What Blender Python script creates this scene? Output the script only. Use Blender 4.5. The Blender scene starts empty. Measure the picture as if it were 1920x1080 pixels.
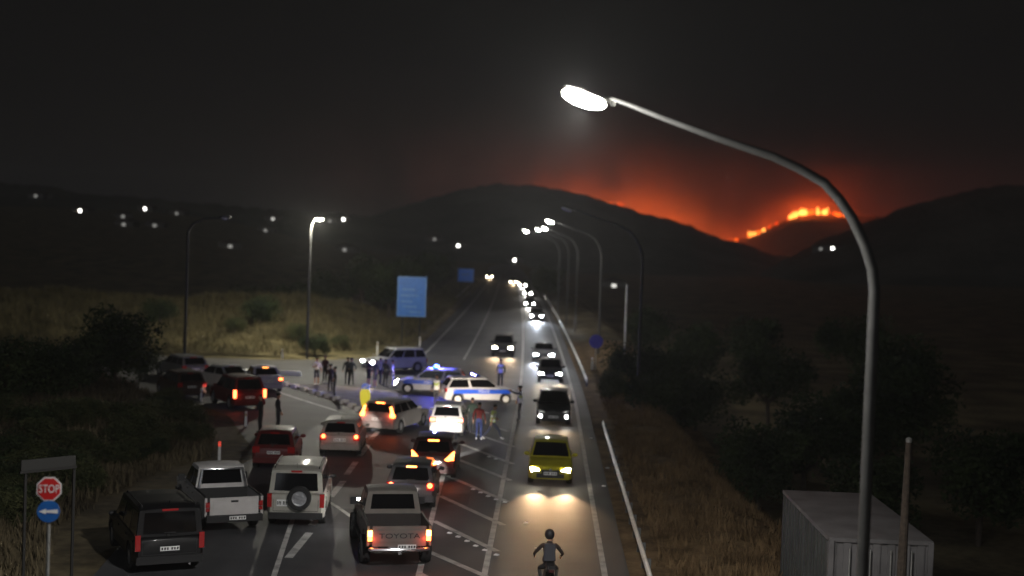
import bpy, bmesh, math, random
from mathutils import Vector, Matrix
import numpy as np
random.seed(7)
R = math.radians
SC = bpy.context.scene
COL = SC.collection
# ------------------------------------------------------------------ camera, sky, light, exposure
CAMH, FPX = 9.0, 2500.0                      # footbridge height above the road, focal length in 1920-px units
cam_d = bpy.data.cameras.new('camera'); cam = bpy.data.objects.new('camera', cam_d); COL.objects.link(cam)
cam_d.sensor_width = 36; cam_d.lens = FPX / 1920 * 36
cam_d.clip_start = .1; cam_d.clip_end = 9000
CAMR = Matrix.Rotation(R(1.543), 3, 'Z') @ Matrix.Rotation(math.pi/2 - R(1.750), 3, 'X') @ Matrix.Rotation(R(2.0), 3, 'Z')
cam.matrix_world = Matrix.Translation((0, 0, CAMH)) @ CAMR.to_4x4()
cam_d.dof.use_dof = True; cam_d.dof.focus_distance = 34; cam_d.dof.aperture_fstop = .43
SC.camera = cam
w = bpy.data.worlds.new('World'); SC.world = w; w.use_nodes = True
w.node_tree.nodes['Background'].inputs['Color'].default_value = (.0045, .0044, .0043, 1)
w.node_tree.nodes['Background'].inputs['Strength'].default_value = 1.0
sun_d = bpy.data.lights.new('fill_sun', 'SUN'); sun_d.energy = .17; sun_d.angle = R(40); sun_d.color = (.88, .93, 1)  # added fill light that lifts the dark surfaces evenly
sun = bpy.data.objects.new('fill_sun', sun_d); COL.objects.link(sun); sun.rotation_euler = (R(68), 0, R(-12))
SC.view_settings.view_transform = 'Standard'; SC.view_settings.look = 'None'
SC.view_settings.exposure = 0; SC.view_settings.gamma = 1; SC.view_settings.use_curve_mapping = False
SC.render.engine = 'CYCLES'
SC.cycles.use_denoising = True
try: SC.cycles.denoiser = 'OPENIMAGEDENOISE'
except Exception: pass
SC.cycles.max_bounces = 4; SC.cycles.volume_bounces = 0; SC.cycles.sample_clamp_indirect = 4
SC.cycles.use_light_tree = True; SC.cycles.caustics_reflective = False; SC.cycles.caustics_refractive = False
SC.cycles.volume_step_rate = 1.0; SC.cycles.volume_max_steps = 64

def ray(u, v): return CAMR @ Vector(((u - 960) / FPX, -(v - 540) / FPX, -1))
def G(u, v, z=0.0):                           # a pixel of the 1920x1080 frame -> the point where its sight line meets height z
    d = ray(u, v); t = (z - CAMH) / d.z
    return Vector((d.x * t, d.y * t, z))
def at(u, v, Y):                              # -> the point at distance Y
    d = ray(u, v); t = Y / d.y
    return Vector((d.x * t, Y, CAMH + d.z * t))
def curve(y): return 0.0 if y < 75 else -.0036 * (y - 75) ** 1.34
# ------------------------------------------------------------------ materials
MATS = {}
def nodes(name):
    m = bpy.data.materials.new(name); m.use_nodes = True
    nt = m.node_tree; b = nt.nodes['Principled BSDF']
    return m, nt, b
def mat(name, col, rough=.6, metal=0, coat=0, noise=0, scale=8, bump=0, spec=.5):
    if name in MATS: return MATS[name]
    m, nt, b = nodes(name)
    b.inputs['Base Color'].default_value = (*col, 1); b.inputs['Roughness'].default_value = rough
    b.inputs['Metallic'].default_value = metal; b.inputs['Coat Weight'].default_value = coat
    b.inputs['Coat Roughness'].default_value = .07
    b.inputs['Specular IOR Level'].default_value = spec
    if noise or bump:
        tc = nt.nodes.new('ShaderNodeTexCoord'); n = nt.nodes.new('ShaderNodeTexNoise')
        n.inputs['Scale'].default_value = scale; n.inputs['Detail'].default_value = 6
        nt.links.new(tc.outputs['Object'], n.inputs['Vector'])
        if noise:
            r = nt.nodes.new('ShaderNodeValToRGB')
            r.color_ramp.elements[0].position = .3; r.color_ramp.elements[1].position = .72
            r.color_ramp.elements[0].color = (*[c * (1 - noise) for c in col], 1)
            r.color_ramp.elements[1].color = (*[min(1, c * (1 + noise)) for c in col], 1)
            nt.links.new(n.outputs['Fac'], r.inputs['Fac']); nt.links.new(r.outputs['Color'], b.inputs['Base Color'])
        if bump:
            bp = nt.nodes.new('ShaderNodeBump'); bp.inputs['Strength'].default_value = bump; bp.inputs['Distance'].default_value = .02
            nt.links.new(n.outputs['Fac'], bp.inputs['Height']); nt.links.new(bp.outputs['Normal'], b.inputs['Normal'])
    MATS[name] = m; return m
def paint(name, col, rough=.32): return mat(name, col, .55, 0, .35, .10, 3, spec=.25)
def glow(name, col, strength, sample=False):
    if name in MATS: return MATS[name]
    m, nt, b = nodes(name)
    b.inputs['Base Color'].default_value = (*col, 1); b.inputs['Roughness'].default_value = .3
    b.inputs['Emission Color'].default_value = (*col, 1); b.inputs['Emission Strength'].default_value = strength
    if not sample:
        try: m.cycles.emission_sampling = 'NONE'
        except Exception: pass
    MATS[name] = m; return m
def two_tone(name, c1, c2, scale, rough=.9, fine=40, bump=.3, detail=8, lo=.35, hi=.65, spec=.3, streak=False):
    m, nt, b = nodes(name); L = nt.links.new
    tc = nt.nodes.new('ShaderNodeTexCoord')
    n = nt.nodes.new('ShaderNodeTexNoise'); n.inputs['Scale'].default_value = scale; n.inputs['Detail'].default_value = detail
    n2 = nt.nodes.new('ShaderNodeTexNoise'); n2.inputs['Scale'].default_value = fine; n2.inputs['Detail'].default_value = 4
    mx = nt.nodes.new('ShaderNodeMath'); mx.operation = 'MULTIPLY_ADD'; mx.inputs[1].default_value = .45; 
    L(tc.outputs['Object'], n.inputs['Vector']); L(tc.outputs['Object'], n2.inputs['Vector'])
    L(n2.outputs['Fac'], mx.inputs[0]); 
    sb = nt.nodes.new('ShaderNodeMath'); sb.operation = 'SUBTRACT'; sb.inputs[1].default_value = .225
    L(n.outputs['Fac'], sb.inputs[0]); L(sb.outputs[0], mx.inputs[2])
    if streak:                                   # worn wheel tracks and patched joints running along the lanes
        mp = nt.nodes.new('ShaderNodeMapping'); mp.inputs['Scale'].default_value = (.75, .016, 1); L(tc.outputs['Object'], mp.inputs['Vector'])
        n3 = nt.nodes.new('ShaderNodeTexNoise'); n3.inputs['Scale'].default_value = 1; n3.inputs['Detail'].default_value = 3; L(mp.outputs[0], n3.inputs['Vector'])
        ad = nt.nodes.new('ShaderNodeMath'); ad.operation = 'MULTIPLY_ADD'; ad.inputs[1].default_value = .55; L(n3.outputs['Fac'], ad.inputs[0])
        s2 = nt.nodes.new('ShaderNodeMath'); s2.operation = 'SUBTRACT'; s2.inputs[1].default_value = .275; L(mx.outputs[0], s2.inputs[0]); L(s2.outputs[0], ad.inputs[2]); mx = ad
    r = nt.nodes.new('ShaderNodeValToRGB'); r.color_ramp.elements[0].position = lo; r.color_ramp.elements[1].position = hi
    r.color_ramp.elements[0].color = (*c1, 1); r.color_ramp.elements[1].color = (*c2, 1)
    L(mx.outputs[0], r.inputs['Fac']); L(r.outputs['Color'], b.inputs['Base Color'])
    b.inputs['Roughness'].default_value = rough; b.inputs['Specular IOR Level'].default_value = spec
    if bump:
        bp = nt.nodes.new('ShaderNodeBump'); bp.inputs['Strength'].default_value = bump; bp.inputs['Distance'].default_value = .03
        L(n2.outputs['Fac'], bp.inputs['Height']); L(bp.outputs['Normal'], b.inputs['Normal'])
    MATS[name] = m; return m
asphalt = two_tone('asphalt', (.036, .037, .041), (.088, .088, .092), .35, .62, 60, .25, lo=.3, hi=.75, streak=True)
asphalt_old = two_tone('asphalt_old', (.06, .058, .055), (.105, .10, .095), .4, .7, 50, .25, lo=.3, hi=.75)
linepaint = two_tone('line_paint', (.18, .18, .175), (.5, .5, .48), 2.2, .6, 30, .1, lo=.25, hi=.6)
kerbpaint = two_tone('kerb_paint', (.72, .71, .67), (.90, .89, .85), 2, .7, 20, .2)
concrete = two_tone('concrete', (.22, .21, .19), (.36, .34, .31), 1.2, .9, 14, .3)
earth = two_tone('earth', (.065, .053, .034), (.18, .145, .085), .22, .95, 2.2, .6, spec=.1)
drygrass = two_tone('dry_grass', (.075, .065, .032), (.18, .15, .075), .5, .95, 5, .5, spec=.1)
drygrass_brown = two_tone('dry_grass_brown', (.10, .065, .033), (.22, .145, .075), .8, .95, 6, .5, spec=.1)
hillmat = two_tone('hill_scrub', (.045, .046, .038), (.11, .105, .085), .02, .95, .2, .4, spec=.1)
leafdark = two_tone('leaf_dark', (.012, .02, .008), (.04, .055, .02), .8, .85, 9, 0, spec=.2)
leafolive = two_tone('leaf_olive', (.03, .04, .014), (.08, .085, .035), .8, .85, 9, 0, spec=.2)
barkmat = mat('bark', (.06, .045, .033), .95, noise=.4, scale=12, bump=.6)
galv = mat('galvanised', (.42, .42, .40), .45, .6, noise=.25, scale=5)
poleg = mat('pole_grey', (.095, .095, .09), .5, .3, noise=.15, scale=4)
glassm = mat('car_glass', (.004, .004, .005), .06, 0, .3)
tyrem = mat('tyre', (.014, .014, .015), .85, noise=.3, scale=20)
rimm = mat('rim', (.5, .5, .52), .35, .7)
plastic = mat('black_plastic', (.012, .012, .013), .55)
chrome = mat('chrome', (.6, .6, .62), .2, .9)
whitep = mat('white_paint', (.72, .72, .7), .5, noise=.08, scale=4)
platem = mat('plate_white', (.75, .75, .74), .35)
redlens = mat('red_lens', (.32, .012, .012), .15, coat=.6)
clearlens = mat('clear_lens', (.55, .55, .56), .1, coat=.6)
amberlens = mat('amber_lens', (.55, .2, .02), .15, coat=.6)
brake = glow('brake_glow', (1, .20, .04), 13, True)
tail = glow('tail_glow', (1, .17, .05), 8, True)
head_w = glow('headlight_white', (1, .98, .93), 110)
head_warm = glow('headlight_warm', (1, .88, .66), 110)
head_cool = glow('headlight_cool', (.88, .93, 1), 110)
lampglow = glow('lamp_lens', (1, .98, .86), 60)
orangeglow = glow('orange_glow', (1, .33, .06), 8, True)
blueglow = glow('blue_beacon', (.05, .28, 1), 9, True)
# ------------------------------------------------------------------ mesh helpers
class MB:
    def __init__(s): s.v = []; s.f = []; s.m = []; s.k = 0
    def add(s, vs, fs, k=None):
        o = len(s.v); s.v += [tuple(p) for p in vs]; s.f += [tuple(i + o for i in f) for f in fs]
        s.m += [s.k if k is None else k] * len(fs); return s
    def box(s, c, d, rz=0, k=None, tx=1, ty=1):
        vs = []
        for z in (-1, 1):
            for x, y in ((-1, -1), (1, -1), (1, 1), (-1, 1)):
                px, py = x * d[0] / 2 * (tx if z > 0 else 1), y * d[1] / 2 * (ty if z > 0 else 1)
                vs.append((c[0] + px * math.cos(rz) - py * math.sin(rz), c[1] + px * math.sin(rz) + py * math.cos(rz), c[2] + z * d[2] / 2))
        return s.add(vs, [(3, 2, 1, 0), (4, 5, 6, 7), (0, 1, 5, 4), (1, 2, 6, 5), (2, 3, 7, 6), (3, 0, 4, 7)], k)
    def tube(s, pts, rad, n=8, k=None, cap=True):
        pts = [Vector(p) for p in pts]; rad = rad if isinstance(rad, (list, tuple)) else [rad] * len(pts)
        vs, fs = [], []; up = None
        for i, p in enumerate(pts):
            t = (pts[min(i + 1, len(pts) - 1)] - pts[max(i - 1, 0)]).normalized()
            if up is None: up = Vector((0, 0, 1)) if abs(t.z) < .9 else Vector((1, 0, 0))
            a = t.cross(up).normalized(); b = a.cross(t).normalized(); up = b
            for j in range(n):
                q = 2 * math.pi * j / n; vs.append(p + (a * math.cos(q) + b * math.sin(q)) * rad[i])
        for i in range(len(pts) - 1):
            for j in range(n):
                fs.append((i * n + j, i * n + (j + 1) % n, (i + 1) * n + (j + 1) % n, (i + 1) * n + j))
        if cap: fs += [tuple(range(n))[::-1], tuple((len(pts) - 1) * n + j for j in range(n))]
        return s.add(vs, fs, k)
    def prism(s, poly, a, b, axis='y', k=None):   # 2D polygon extruded from a to b along an axis
        n = len(poly); f = {'y': lambda p, t: (p[0], t, p[1]), 'x': lambda p, t: (t, p[0], p[1]), 'z': lambda p, t: (p[0], p[1], t)}[axis]
        vs = [f(p, a) for p in poly] + [f(p, b) for p in poly]
        fs = [tuple(range(n)), tuple(range(2 * n - 1, n - 1, -1))] + [(i, i + n, (i + 1) % n + n, (i + 1) % n) for i in range(n)]
        return s.add(vs, fs, k)
    def lathe(s, prof, n=20, axis='z', c=(0, 0, 0), k=None):
        vs, fs = [], []
        for r, h in prof:
            for j in range(n):
                q = 2 * math.pi * j / n; a, b = r * math.cos(q), r * math.sin(q)
                p = {'z': (a, b, h), 'x': (h, a, b), 'y': (a, h, b)}[axis]
                vs.append((c[0] + p[0], c[1] + p[1], c[2] + p[2]))
        for i in range(len(prof) - 1):
            for j in range(n): fs.append((i * n + j, i * n + (j + 1) % n, (i + 1) * n + (j + 1) % n, (i + 1) * n + j))
        return s.add(vs, fs, k)
    def ball(s, c, r, n=10, m=6, k=None):
        r = r if isinstance(r, (tuple, list)) else (r, r, r); vs = []; fs = []
        for i in range(m + 1):
            t = math.pi * i / m
            for j in range(n):
                q = 2 * math.pi * j / n
                vs.append((c[0] + r[0] * math.sin(t) * math.cos(q), c[1] + r[1] * math.sin(t) * math.sin(q), c[2] + r[2] * math.cos(t)))
        for i in range(m):
            for j in range(n): fs.append((i * n + j, (i + 1) * n + j, (i + 1) * n + (j + 1) % n, i * n + (j + 1) % n))
        return s.add(vs, fs, k)
    def mesh(s, name, mats, smooth=True, ang=35, fix=True):
        me = bpy.data.meshes.new(name); me.from_pydata(s.v, [], s.f)
        for m in (mats if isinstance(mats, (list, tuple)) else [mats]): me.materials.append(m)
        if any(s.m): me.polygons.foreach_set('material_index', s.m)
        if fix:
            bm = bmesh.new(); bm.from_mesh(me); bmesh.ops.recalc_face_normals(bm, faces=bm.faces); bm.to_mesh(me); bm.free()
        if smooth:
            me.polygons.foreach_set('use_smooth', [True] * len(me.polygons)); me.set_sharp_from_angle(angle=R(ang))
        me.update(); return me
    def obj(s, name, mats, parent=None, loc=(0, 0, 0), rz=0, **kw):
        return link(name, s.mesh(name, mats, **kw), parent, loc, rz)
def link(name, me, parent=None, loc=(0, 0, 0), rz=0):
    o = bpy.data.objects.new(name, me); COL.objects.link(o); o.location = loc; o.rotation_euler = (0, 0, rz)
    if parent is not None: o.parent = parent
    return o
def tag(o, label=None, cat=None, group=None, kind=None):
    if label: o['label'] = label
    if cat: o['category'] = cat
    if group: o['group'] = group
    if kind: o['kind'] = kind
    return o
def thing(name, label, cat, loc=(0, 0, 0), rz=0, group=None):
    o = bpy.data.objects.new(name, None); COL.objects.link(o); o.empty_display_size = .2
    o.location = loc; o.rotation_euler = (0, 0, rz); return tag(o, label, cat, group)
def lamp(name, typ, parent, loc, power, col, radius=.05, target=None, cone=60, blend=.5):
    d = bpy.data.lights.new(name, typ); d.energy = power; d.color = col; d.shadow_soft_size = radius
    if typ == 'SPOT': d.spot_size = R(cone); d.spot_blend = blend
    o = bpy.data.objects.new(name, d); COL.objects.link(o); o.location = loc
    if parent is not None: o.parent = parent
    if target is not None: o.rotation_euler = (Vector(target) - Vector(loc)).to_track_quat('-Z', 'Y').to_euler()
    return o
def dup(o, loc, rz=None, label=None, scale=None, group=None):
    def cp(s, par):
        c = s.copy(); COL.objects.link(c)
        if par is not None: c.parent = par
        for ch in list(s.children): cp(ch, c)
        return c
    c = cp(o, None); c.location = loc
    if rz is not None: c.rotation_euler = (0, 0, rz)
    if scale: c.scale = scale if isinstance(scale, (tuple, list)) else (scale,) * 3
    return tag(c, label, None, group)
def text_mesh(s, size, ext=.004):
    c = bpy.data.curves.new('lettering', 'FONT'); c.body = s; c.size = size; c.extrude = ext; c.align_x = 'CENTER'; c.align_y = 'CENTER'
    o = bpy.data.objects.new('lettering', c); COL.objects.link(o)
    dg = bpy.context.evaluated_depsgraph_get(); me = bpy.data.meshes.new_from_object(o.evaluated_get(dg))
    bpy.data.objects.remove(o); return me
ORD = 'first second third fourth fifth sixth seventh eighth ninth tenth eleventh twelfth thirteenth fourteenth fifteenth sixteenth seventeenth eighteenth nineteenth twentieth'.split()
# ------------------------------------------------------------------ terrain
def sm(a, b, x):
    t = np.clip((x - a) / (b - a), 0, 1); return t * t * (3 - 2 * t)
def lnoise(x, y, s=1.0):
    return (np.sin(x * .31 * s + 1.3) * np.cos(y * .27 * s + .4) + .6 * np.sin(x * .83 * s + y * .51 * s) + .4 * np.cos(y * 1.31 * s - x * .9 * s + 2)) / 2
def foot(y):          # where the near left bank begins (it follows the verge, then swings left along the side road)
    return np.interp(y, [20, 34, 40, 50, 54, 60, 66, 70, 73, 78, 84, 95], [-11.8, -12.6, -14.6, -14.4, -13.4, -14.8, -16.6, -18.8, -23, -30, -42, -80])
def height(x, y):
    c = np.where(y > 75, -.0036 * np.maximum(y - 75, 0) ** 1.34, 0)
    z = np.full_like(x, -.03)
    dl = foot(y) - x                                                  # near left bank
    bank = sm(0, 6, dl) * 1.5 + sm(4, 22, dl) * 1.6
    bank *= (1 - sm(68, 92, y)) * sm(-10, 20, y)
    z += bank * (1 + .15 * lnoise(x, y, 1.2))
    ft = 99 + .25 * np.maximum(-14 - x, 0) * 0 + np.maximum(x + 20, 0) * 1.1   # bank across the side road
    m = sm(0, 20, y - ft) * (1 - sm(38, 80, y - ft)) * (1 - sm(-19, -12.5, x - c))
    prof = np.interp(x, [-90, -60, -42, -36, -30, -24, -18, -13], [2.0, 1.9, 1.9, 1.7, 2.2, 2.5, 1.7, .7])
    z += m * prof * (1 + .08 * lnoise(x, y, 1.5))
    far = sm(11, 14, -(x - c)) * sm(118, 130, y) * (1 - sm(400, 500, y))  # verge bank left of the far road
    z += far * 1.0 * (1 + .3 * lnoise(x, y))
    e = np.where(y < 41, 10.2, 6.4)
    e = np.interp(y, [0, 30, 39, 43, 50, 90, 110, 400], [10.4, 10.4, 10, 7.2, 6.2, 5.2, 8, 9])
    z -= sm(0, 5, x - c - e) * 3.2
    z += sm(4, 6, x - c) * (1 - sm(0, 2, x - c - e)) * .25 * (1 + lnoise(x, y, 2.5))
    z -= sm(-14, -40, x) * 0
    z -= sm(30, 50, y - ft) * (1 - sm(300, 420, y)) * sm(-1, 3, -16.5 - (x - c)) * 4.5
    z += sm(260, 900, y) * sm(20, 250, -x) * 26 + sm(300, 1000, y) * sm(60, 320, x) * 10
    return z
def axis(spans):
    out = []
    for a, b, st in spans: out += list(np.arange(a, b, st))
    return np.array(out + [spans[-1][1]])
xs = axis([(-2400, -600, 300), (-600, -120, 40), (-120, -60, 6), (-60, -30, 2), (-30, 18, .8), (18, 60, 3), (60, 300, 30), (300, 1000, 150), (1000, 2400, 350)])
ys = axis([(-40, 20, 6), (20, 140, 1.0), (140, 240, 4), (240, 600, 30), (600, 1500, 150), (1500, 3000, 500)])
X, Y = np.meshgrid(xs, ys); Z = height(X, Y)
nx, ny = len(xs), len(ys)
gm = MB(); gm.v = list(map(tuple, np.stack([X, Y, Z], -1).reshape(-1, 3)))
for j in range(ny - 1):
    for i in range(nx - 1):
        cx, cy = (xs[i] + xs[i + 1]) / 2, (ys[j] + ys[j + 1]) / 2
        k = 0
        if cy > 94 and cx < -11 + curve(cy) and cy < 155: k = 1
        elif cx > 2.4 and cx < 11 and cy < 130: k = 2
        gm.f.append((j * nx + i, j * nx + i + 1, (j + 1) * nx + i + 1, (j + 1) * nx + i)); gm.m.append(k)
tag(gm.obj('ground', [earth, drygrass, drygrass_brown], fix=False), kind='structure')
def hz(x, y): return float(height(np.array([float(x)]), np.array([float(y)]))[0])
# roads
def strip(name, left, right, z, m, ys_, kind='structure', parent=None):
    b = MB(); n = len(ys_)
    for y in ys_: b.v += [(left(y), y, z), (right(y), y, z)]
    b.f = [(2 * i, 2 * i + 1, 2 * i + 3, 2 * i + 2) for i in range(n - 1)]; b.m = [0] * (n - 1)
    return tag(b.obj(name, m, parent, fix=False, smooth=False), kind=kind)
ry = list(np.arange(-30, 140, 4)) + list(np.arange(140, 720, 12))
def ledge(y): return float(np.interp(y, [0, 34, 42, 50, 56, 62, 95, 110, 126], [-11.4, -11.6, -12.6, -12.2, -11.6, -11.0, -10.8, -11.2, -10.6])) + curve(y)
strip('road', ledge, lambda y: 2.55 + curve(y), 0.0, asphalt, ry)
sr = MB(); near = [(-9.5, 52), (-11.8, 55), (-13.6, 60), (-15.8, 66.5), (-18.4, 70.8), (-22.5, 73.5), (-30, 78), (-46, 86), (-80, 99)]
farp = [(-9.5, 118), (-11.3, 112), (-13, 104.5), (-16, 100.6), (-20, 98.6), (-25, 98.2), (-33, 99.5), (-48, 106), (-80, 122)]
for a, b in zip(near, farp): sr.v += [(*a, -.008), (*b, -.008)]
sr.f = [(2 * i, 2 * i + 1, 2 * i + 3, 2 * i + 2) for i in range(len(near) - 1)]; sr.m = [0] * len(sr.f)
tag(sr.obj('side_road', asphalt_old, smooth=False), kind='structure')
# painted markings (thin sheets 4 mm above the road)
mk = MB()
def line(pts, wd, z=.004, m=mk):
    pts = [Vector((p[0], p[1])) for p in pts]
    n = len(pts); o = len(m.v)
    for i, p in enumerate(pts):
        t = (pts[min(i + 1, n - 1)] - pts[max(i - 1, 0)]).normalized(); s = Vector((-t.y, t.x)) * wd / 2
        m.v += [(p.x + s.x, p.y + s.y, z), (p.x - s.x, p.y - s.y, z)]
    for i in range(n - 1): m.f.append((o + 2 * i, o + 2 * i + 1, o + 2 * i + 3, o + 2 * i + 2)); m.m.append(0)
def pl(pix, wd, z=.004): line([G(u, v) for u, v in pix], wd, z)
yy = list(np.arange(20, 140, 5)) + list(np.arange(140, 420, 12))
line([(-1.46 + curve(y), y) for y in yy], .17)
line([(1.86 + curve(y), y) for y in yy], .17)
line([(-9.55 + curve(y) * .9, y) for y in yy if y > 92], .15)
line([(-6.1 + curve(y), y) for y in yy if y > 100], .13)
pl([(783, 1090), (805, 990), (820, 930), (834, 882)], .17, .0045)
for a, b in (((805, 1035), (911, 1081)), ((813, 977), (932, 1034)), ((825, 930), (944, 985)), ((838, 892), (951, 941)), ((860, 862), (957, 901)), ((860, 831), (961, 870)), ((873, 807), (963, 838)), ((874, 766), (917, 775)), ((934, 803), (953, 809)), ((785, 1075), (830, 1098))):
    pl([a, b], .22, .008)
for a, b in (((541, 1046), (580, 999)), ((584, 985), (600, 970)), ((620, 932), (644, 902)), ((650, 890), (667, 866)), ((674, 855), (691, 834)), ((695, 824), (709, 809)), ((714, 802), (722, 793)), ((752, 753), (762, 741))):
    pl([a, b], .24)
pl([(512, 1085), (530, 1030), (546, 982), (560, 940)], .15)
pl([(605, 935), (632, 950), (664, 973)], .15)
pl([(516, 733), (570, 751), (625, 768), (668, 783), (686, 796)], .16, 0.0)
pl([(480, 718), (560, 722), (600, 720)], .12, 0.0)
tag(mk.obj('road_markings', linepaint, fix=False, smooth=False), kind='structure')
# patched joints and cracks in the old asphalt
ck = MB(); rc = random.Random(3)
for i in range(26):
    x, y = rc.uniform(-10.5, 1.8), rc.uniform(36, 85); a = rc.choice((0, 0, 1)) * math.pi / 2 + rc.gauss(math.pi / 2, .25); P = [(x, y)]
    for k in range(rc.randint(6, 14)):
        a += rc.gauss(0, .22); x += .55 * math.cos(a); y += .55 * math.sin(a); P.append((x, y))
    P = [p for p in P if -11 < p[0] < 2.3]
    if len(P) > 3: line(P, rc.uniform(.03, .07), .0025, ck)
tag(ck.obj('road_cracks', mat('crack_tar', (.010, .010, .011), .5), fix=False, smooth=False), kind='structure')
pb = MB()
for x, y, w_, l_ in ((-6.0, 43, 1.4, 3.2), (-8.9, 50, 1.5, 2.4), (-5.2, 70, 2.0, 2.6), (-3.0, 47, 1.0, 2.2)):
    pb.v += [(x - w_ / 2, y - l_ / 2, .0018), (x + w_ / 2, y - l_ / 2 + .1, .0018), (x + w_ / 2 - .05, y + l_ / 2, .0018), (x - w_ / 2 + .04, y + l_ / 2 - .08, .0018)]; k = len(pb.v); pb.f.append((k - 4, k - 3, k - 2, k - 1)); pb.m.append(0)
tag(pb.obj('road_patches', mat('asphalt_patch', (.034, .034, .036), .7, noise=.3, scale=20), fix=False, smooth=False), kind='structure')
# traffic island with kerb stones
isl = [G(u, v) for u, v in ((536, 723), (575, 734), (620, 748), (660, 765), (690, 783), (722, 772), (748, 752), (745, 738), (690, 731), (610, 724))]
ib = MB(); ib.prism([(p.x, p.y) for p in isl], -.02, .11, 'z')
tag(ib.obj('traffic_island', concrete, smooth=False), kind='structure')
ks = MB(); ks.box((0, 0, .10), (.44, .4, .27), tx=.82, ty=.7)
ksm = ks.mesh('kerb_stone', kerbpaint, smooth=False)
for i, (u, v) in enumerate(((536, 724), (553, 728), (570, 733), (586, 738), (601, 742), (617, 746), (632, 751), (646, 757), (660, 764), (673, 771), (686, 779))):
    p = G(u, v); o = link('kerb_stone', ksm, None, (p.x, p.y, 0), R(-42))
    tag(o, 'white kerb stone on the island edge, %s counted from the tip beside the taxi' % ORD[i], 'kerb stone', 'white kerb stones round the traffic island')
for i, u in enumerate((291, 312, 333, 392, 414, 436, 458, 480, 505, 528, 553)):
    p = G(u, 691 + (u - 290) * .045); o = link('kerb_stone', ksm, None, (p.x, p.y - .35, .0), R(8)); o.scale = (2.3, .9, 1.15)
    tag(o, 'long white kerb stone across the side road, %s from its left end' % ORD[i], 'kerb stone', 'white kerb stones across the side road')
kb = MB(); kp = [G(u, v) for u, v in ((270, 692), (350, 694), (420, 697), (490, 700), (560, 700))]
for a, b in zip(kp, kp[1:]):
    mid = (a + b) / 2; kb.box((mid.x, mid.y + .3, .04), ((b - a).length, .5, .13), math.atan2(b.y - a.y, b.x - a.x))
tag(kb.obj('side_road_kerb', concrete, smooth=False), kind='structure')
# hills
def ridge(name, pix, Yd, depth, mtl=hillmat, foot_z=-8):
    b = MB(); cols = []
    us = np.arange(pix[0][0], pix[-1][0] + 1, 12.0); vs_ = np.interp(us, [p[0] for p in pix], [p[1] for p in pix])
    rows = [(-1.0, 0), (-.75, .10), (-.5, .34), (-.3, .58), (-.12, .85), (0, 1), (.25, .9), (.7, .5), (1.2, 0)]
    for i, (u, v) in enumerate(zip(us, vs_)):
        p = at(u, v, Yd)
        for k, (d, f) in enumerate(rows):
            jz = math.sin(i * .9 + k) * .02 + math.sin(i * .37 + 2 * k) * .025
            tree = (random.uniform(0, 1.8)) if f == 1 else 0
            b.v.append((p.x * (1 + d * depth / Yd * .6), Yd + d * depth, foot_z + (p.z - foot_z) * min(1, f * (1 + (jz if 0 < f < 1 else 0))) + tree))
    n = len(rows)
    for i in range(len(us) - 1):
        for k in range(n - 1): b.f.append((i * n + k, (i + 1) * n + k, (i + 1) * n + k + 1, i * n + k + 1)); b.m.append(0)
    return tag(b.obj(name, mtl), kind='structure')
ridge('hill', [(300, 452), (520, 440), (700, 405), (850, 362), (930, 346), (1000, 350), (1060, 360), (1130, 378), (1200, 401), (1260, 413), (1300, 427), (1340, 446), (1380, 456), (1450, 480), (1560, 500)], 900, 260)
ridge('hill', [(1290, 490), (1340, 462), (1375, 453), (1420, 441), (1455, 422), (1485, 409), (1540, 402), (1585, 404), (1640, 408), (1720, 420), (1800, 440)], 1150, 240)
ridge('hill', [(1420, 520), (1520, 462), (1600, 430), (1700, 392), (1800, 362), (1900, 350), (2050, 340), (2300, 350)], 760, 230)
ridge('hill', [(-500, 335), (-200, 338), (0, 345), (90, 352), (150, 366), (350, 380), (500, 395), (640, 400), (800, 438), (900, 465)], 820, 300)
# ------------------------------------------------------------------ vehicles
WHEELS = {}
def wheel_meshes(r, wd=.22, bright=False):
    key = (r, wd, bright)
    if key in WHEELS: return WHEELS[key]
    t = MB(); h = wd / 2
    t.lathe([(r * .62, -h), (r * .93, -h), (r, -h * .7), (r, h * .7), (r * .93, h), (r * .62, h), (r * .62, -h)], 24, 'x')
    rm = MB(); rm.lathe([(r * .62, -h * .8), (r * .62, h * .8), (r * .55, h * .75), (r * .53, h * .3), (r * .14, h * .45), (r * .12, h * .7), (.0, h * .72)], 20, 'x')
    for q in range(5):
        a = q * 2 * math.pi / 5; p = []
        for dr, dw in ((.12, .09), (.56, .06), (.56, -.06), (.12, -.09)):
            x, y = dr * r, dw * r * 2; p.append((x * math.cos(a) - y * math.sin(a), x * math.sin(a) + y * math.cos(a)))
        rm.prism(p, h * .3, h * .85, 'x')
    WHEELS[key] = (t.mesh('tyre', tyrem), rm.mesh('rim', whitep if bright else rimm)); return WHEELS[key]
def add_wheels(root, r, wx, ys_, wd=.22, bright=False):
    t, rm = wheel_meshes(r, wd, bright)
    for y in ys_:
        for s in (1, -1):
            wo = link('wheel', t, root, (s * wx, y, r), 0 if s > 0 else math.pi)
            link('rim', rm, wo)
def lerp(tab, x): return float(np.interp(x, [p[0] for p in tab], [p[1] for p in tab]))
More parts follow.
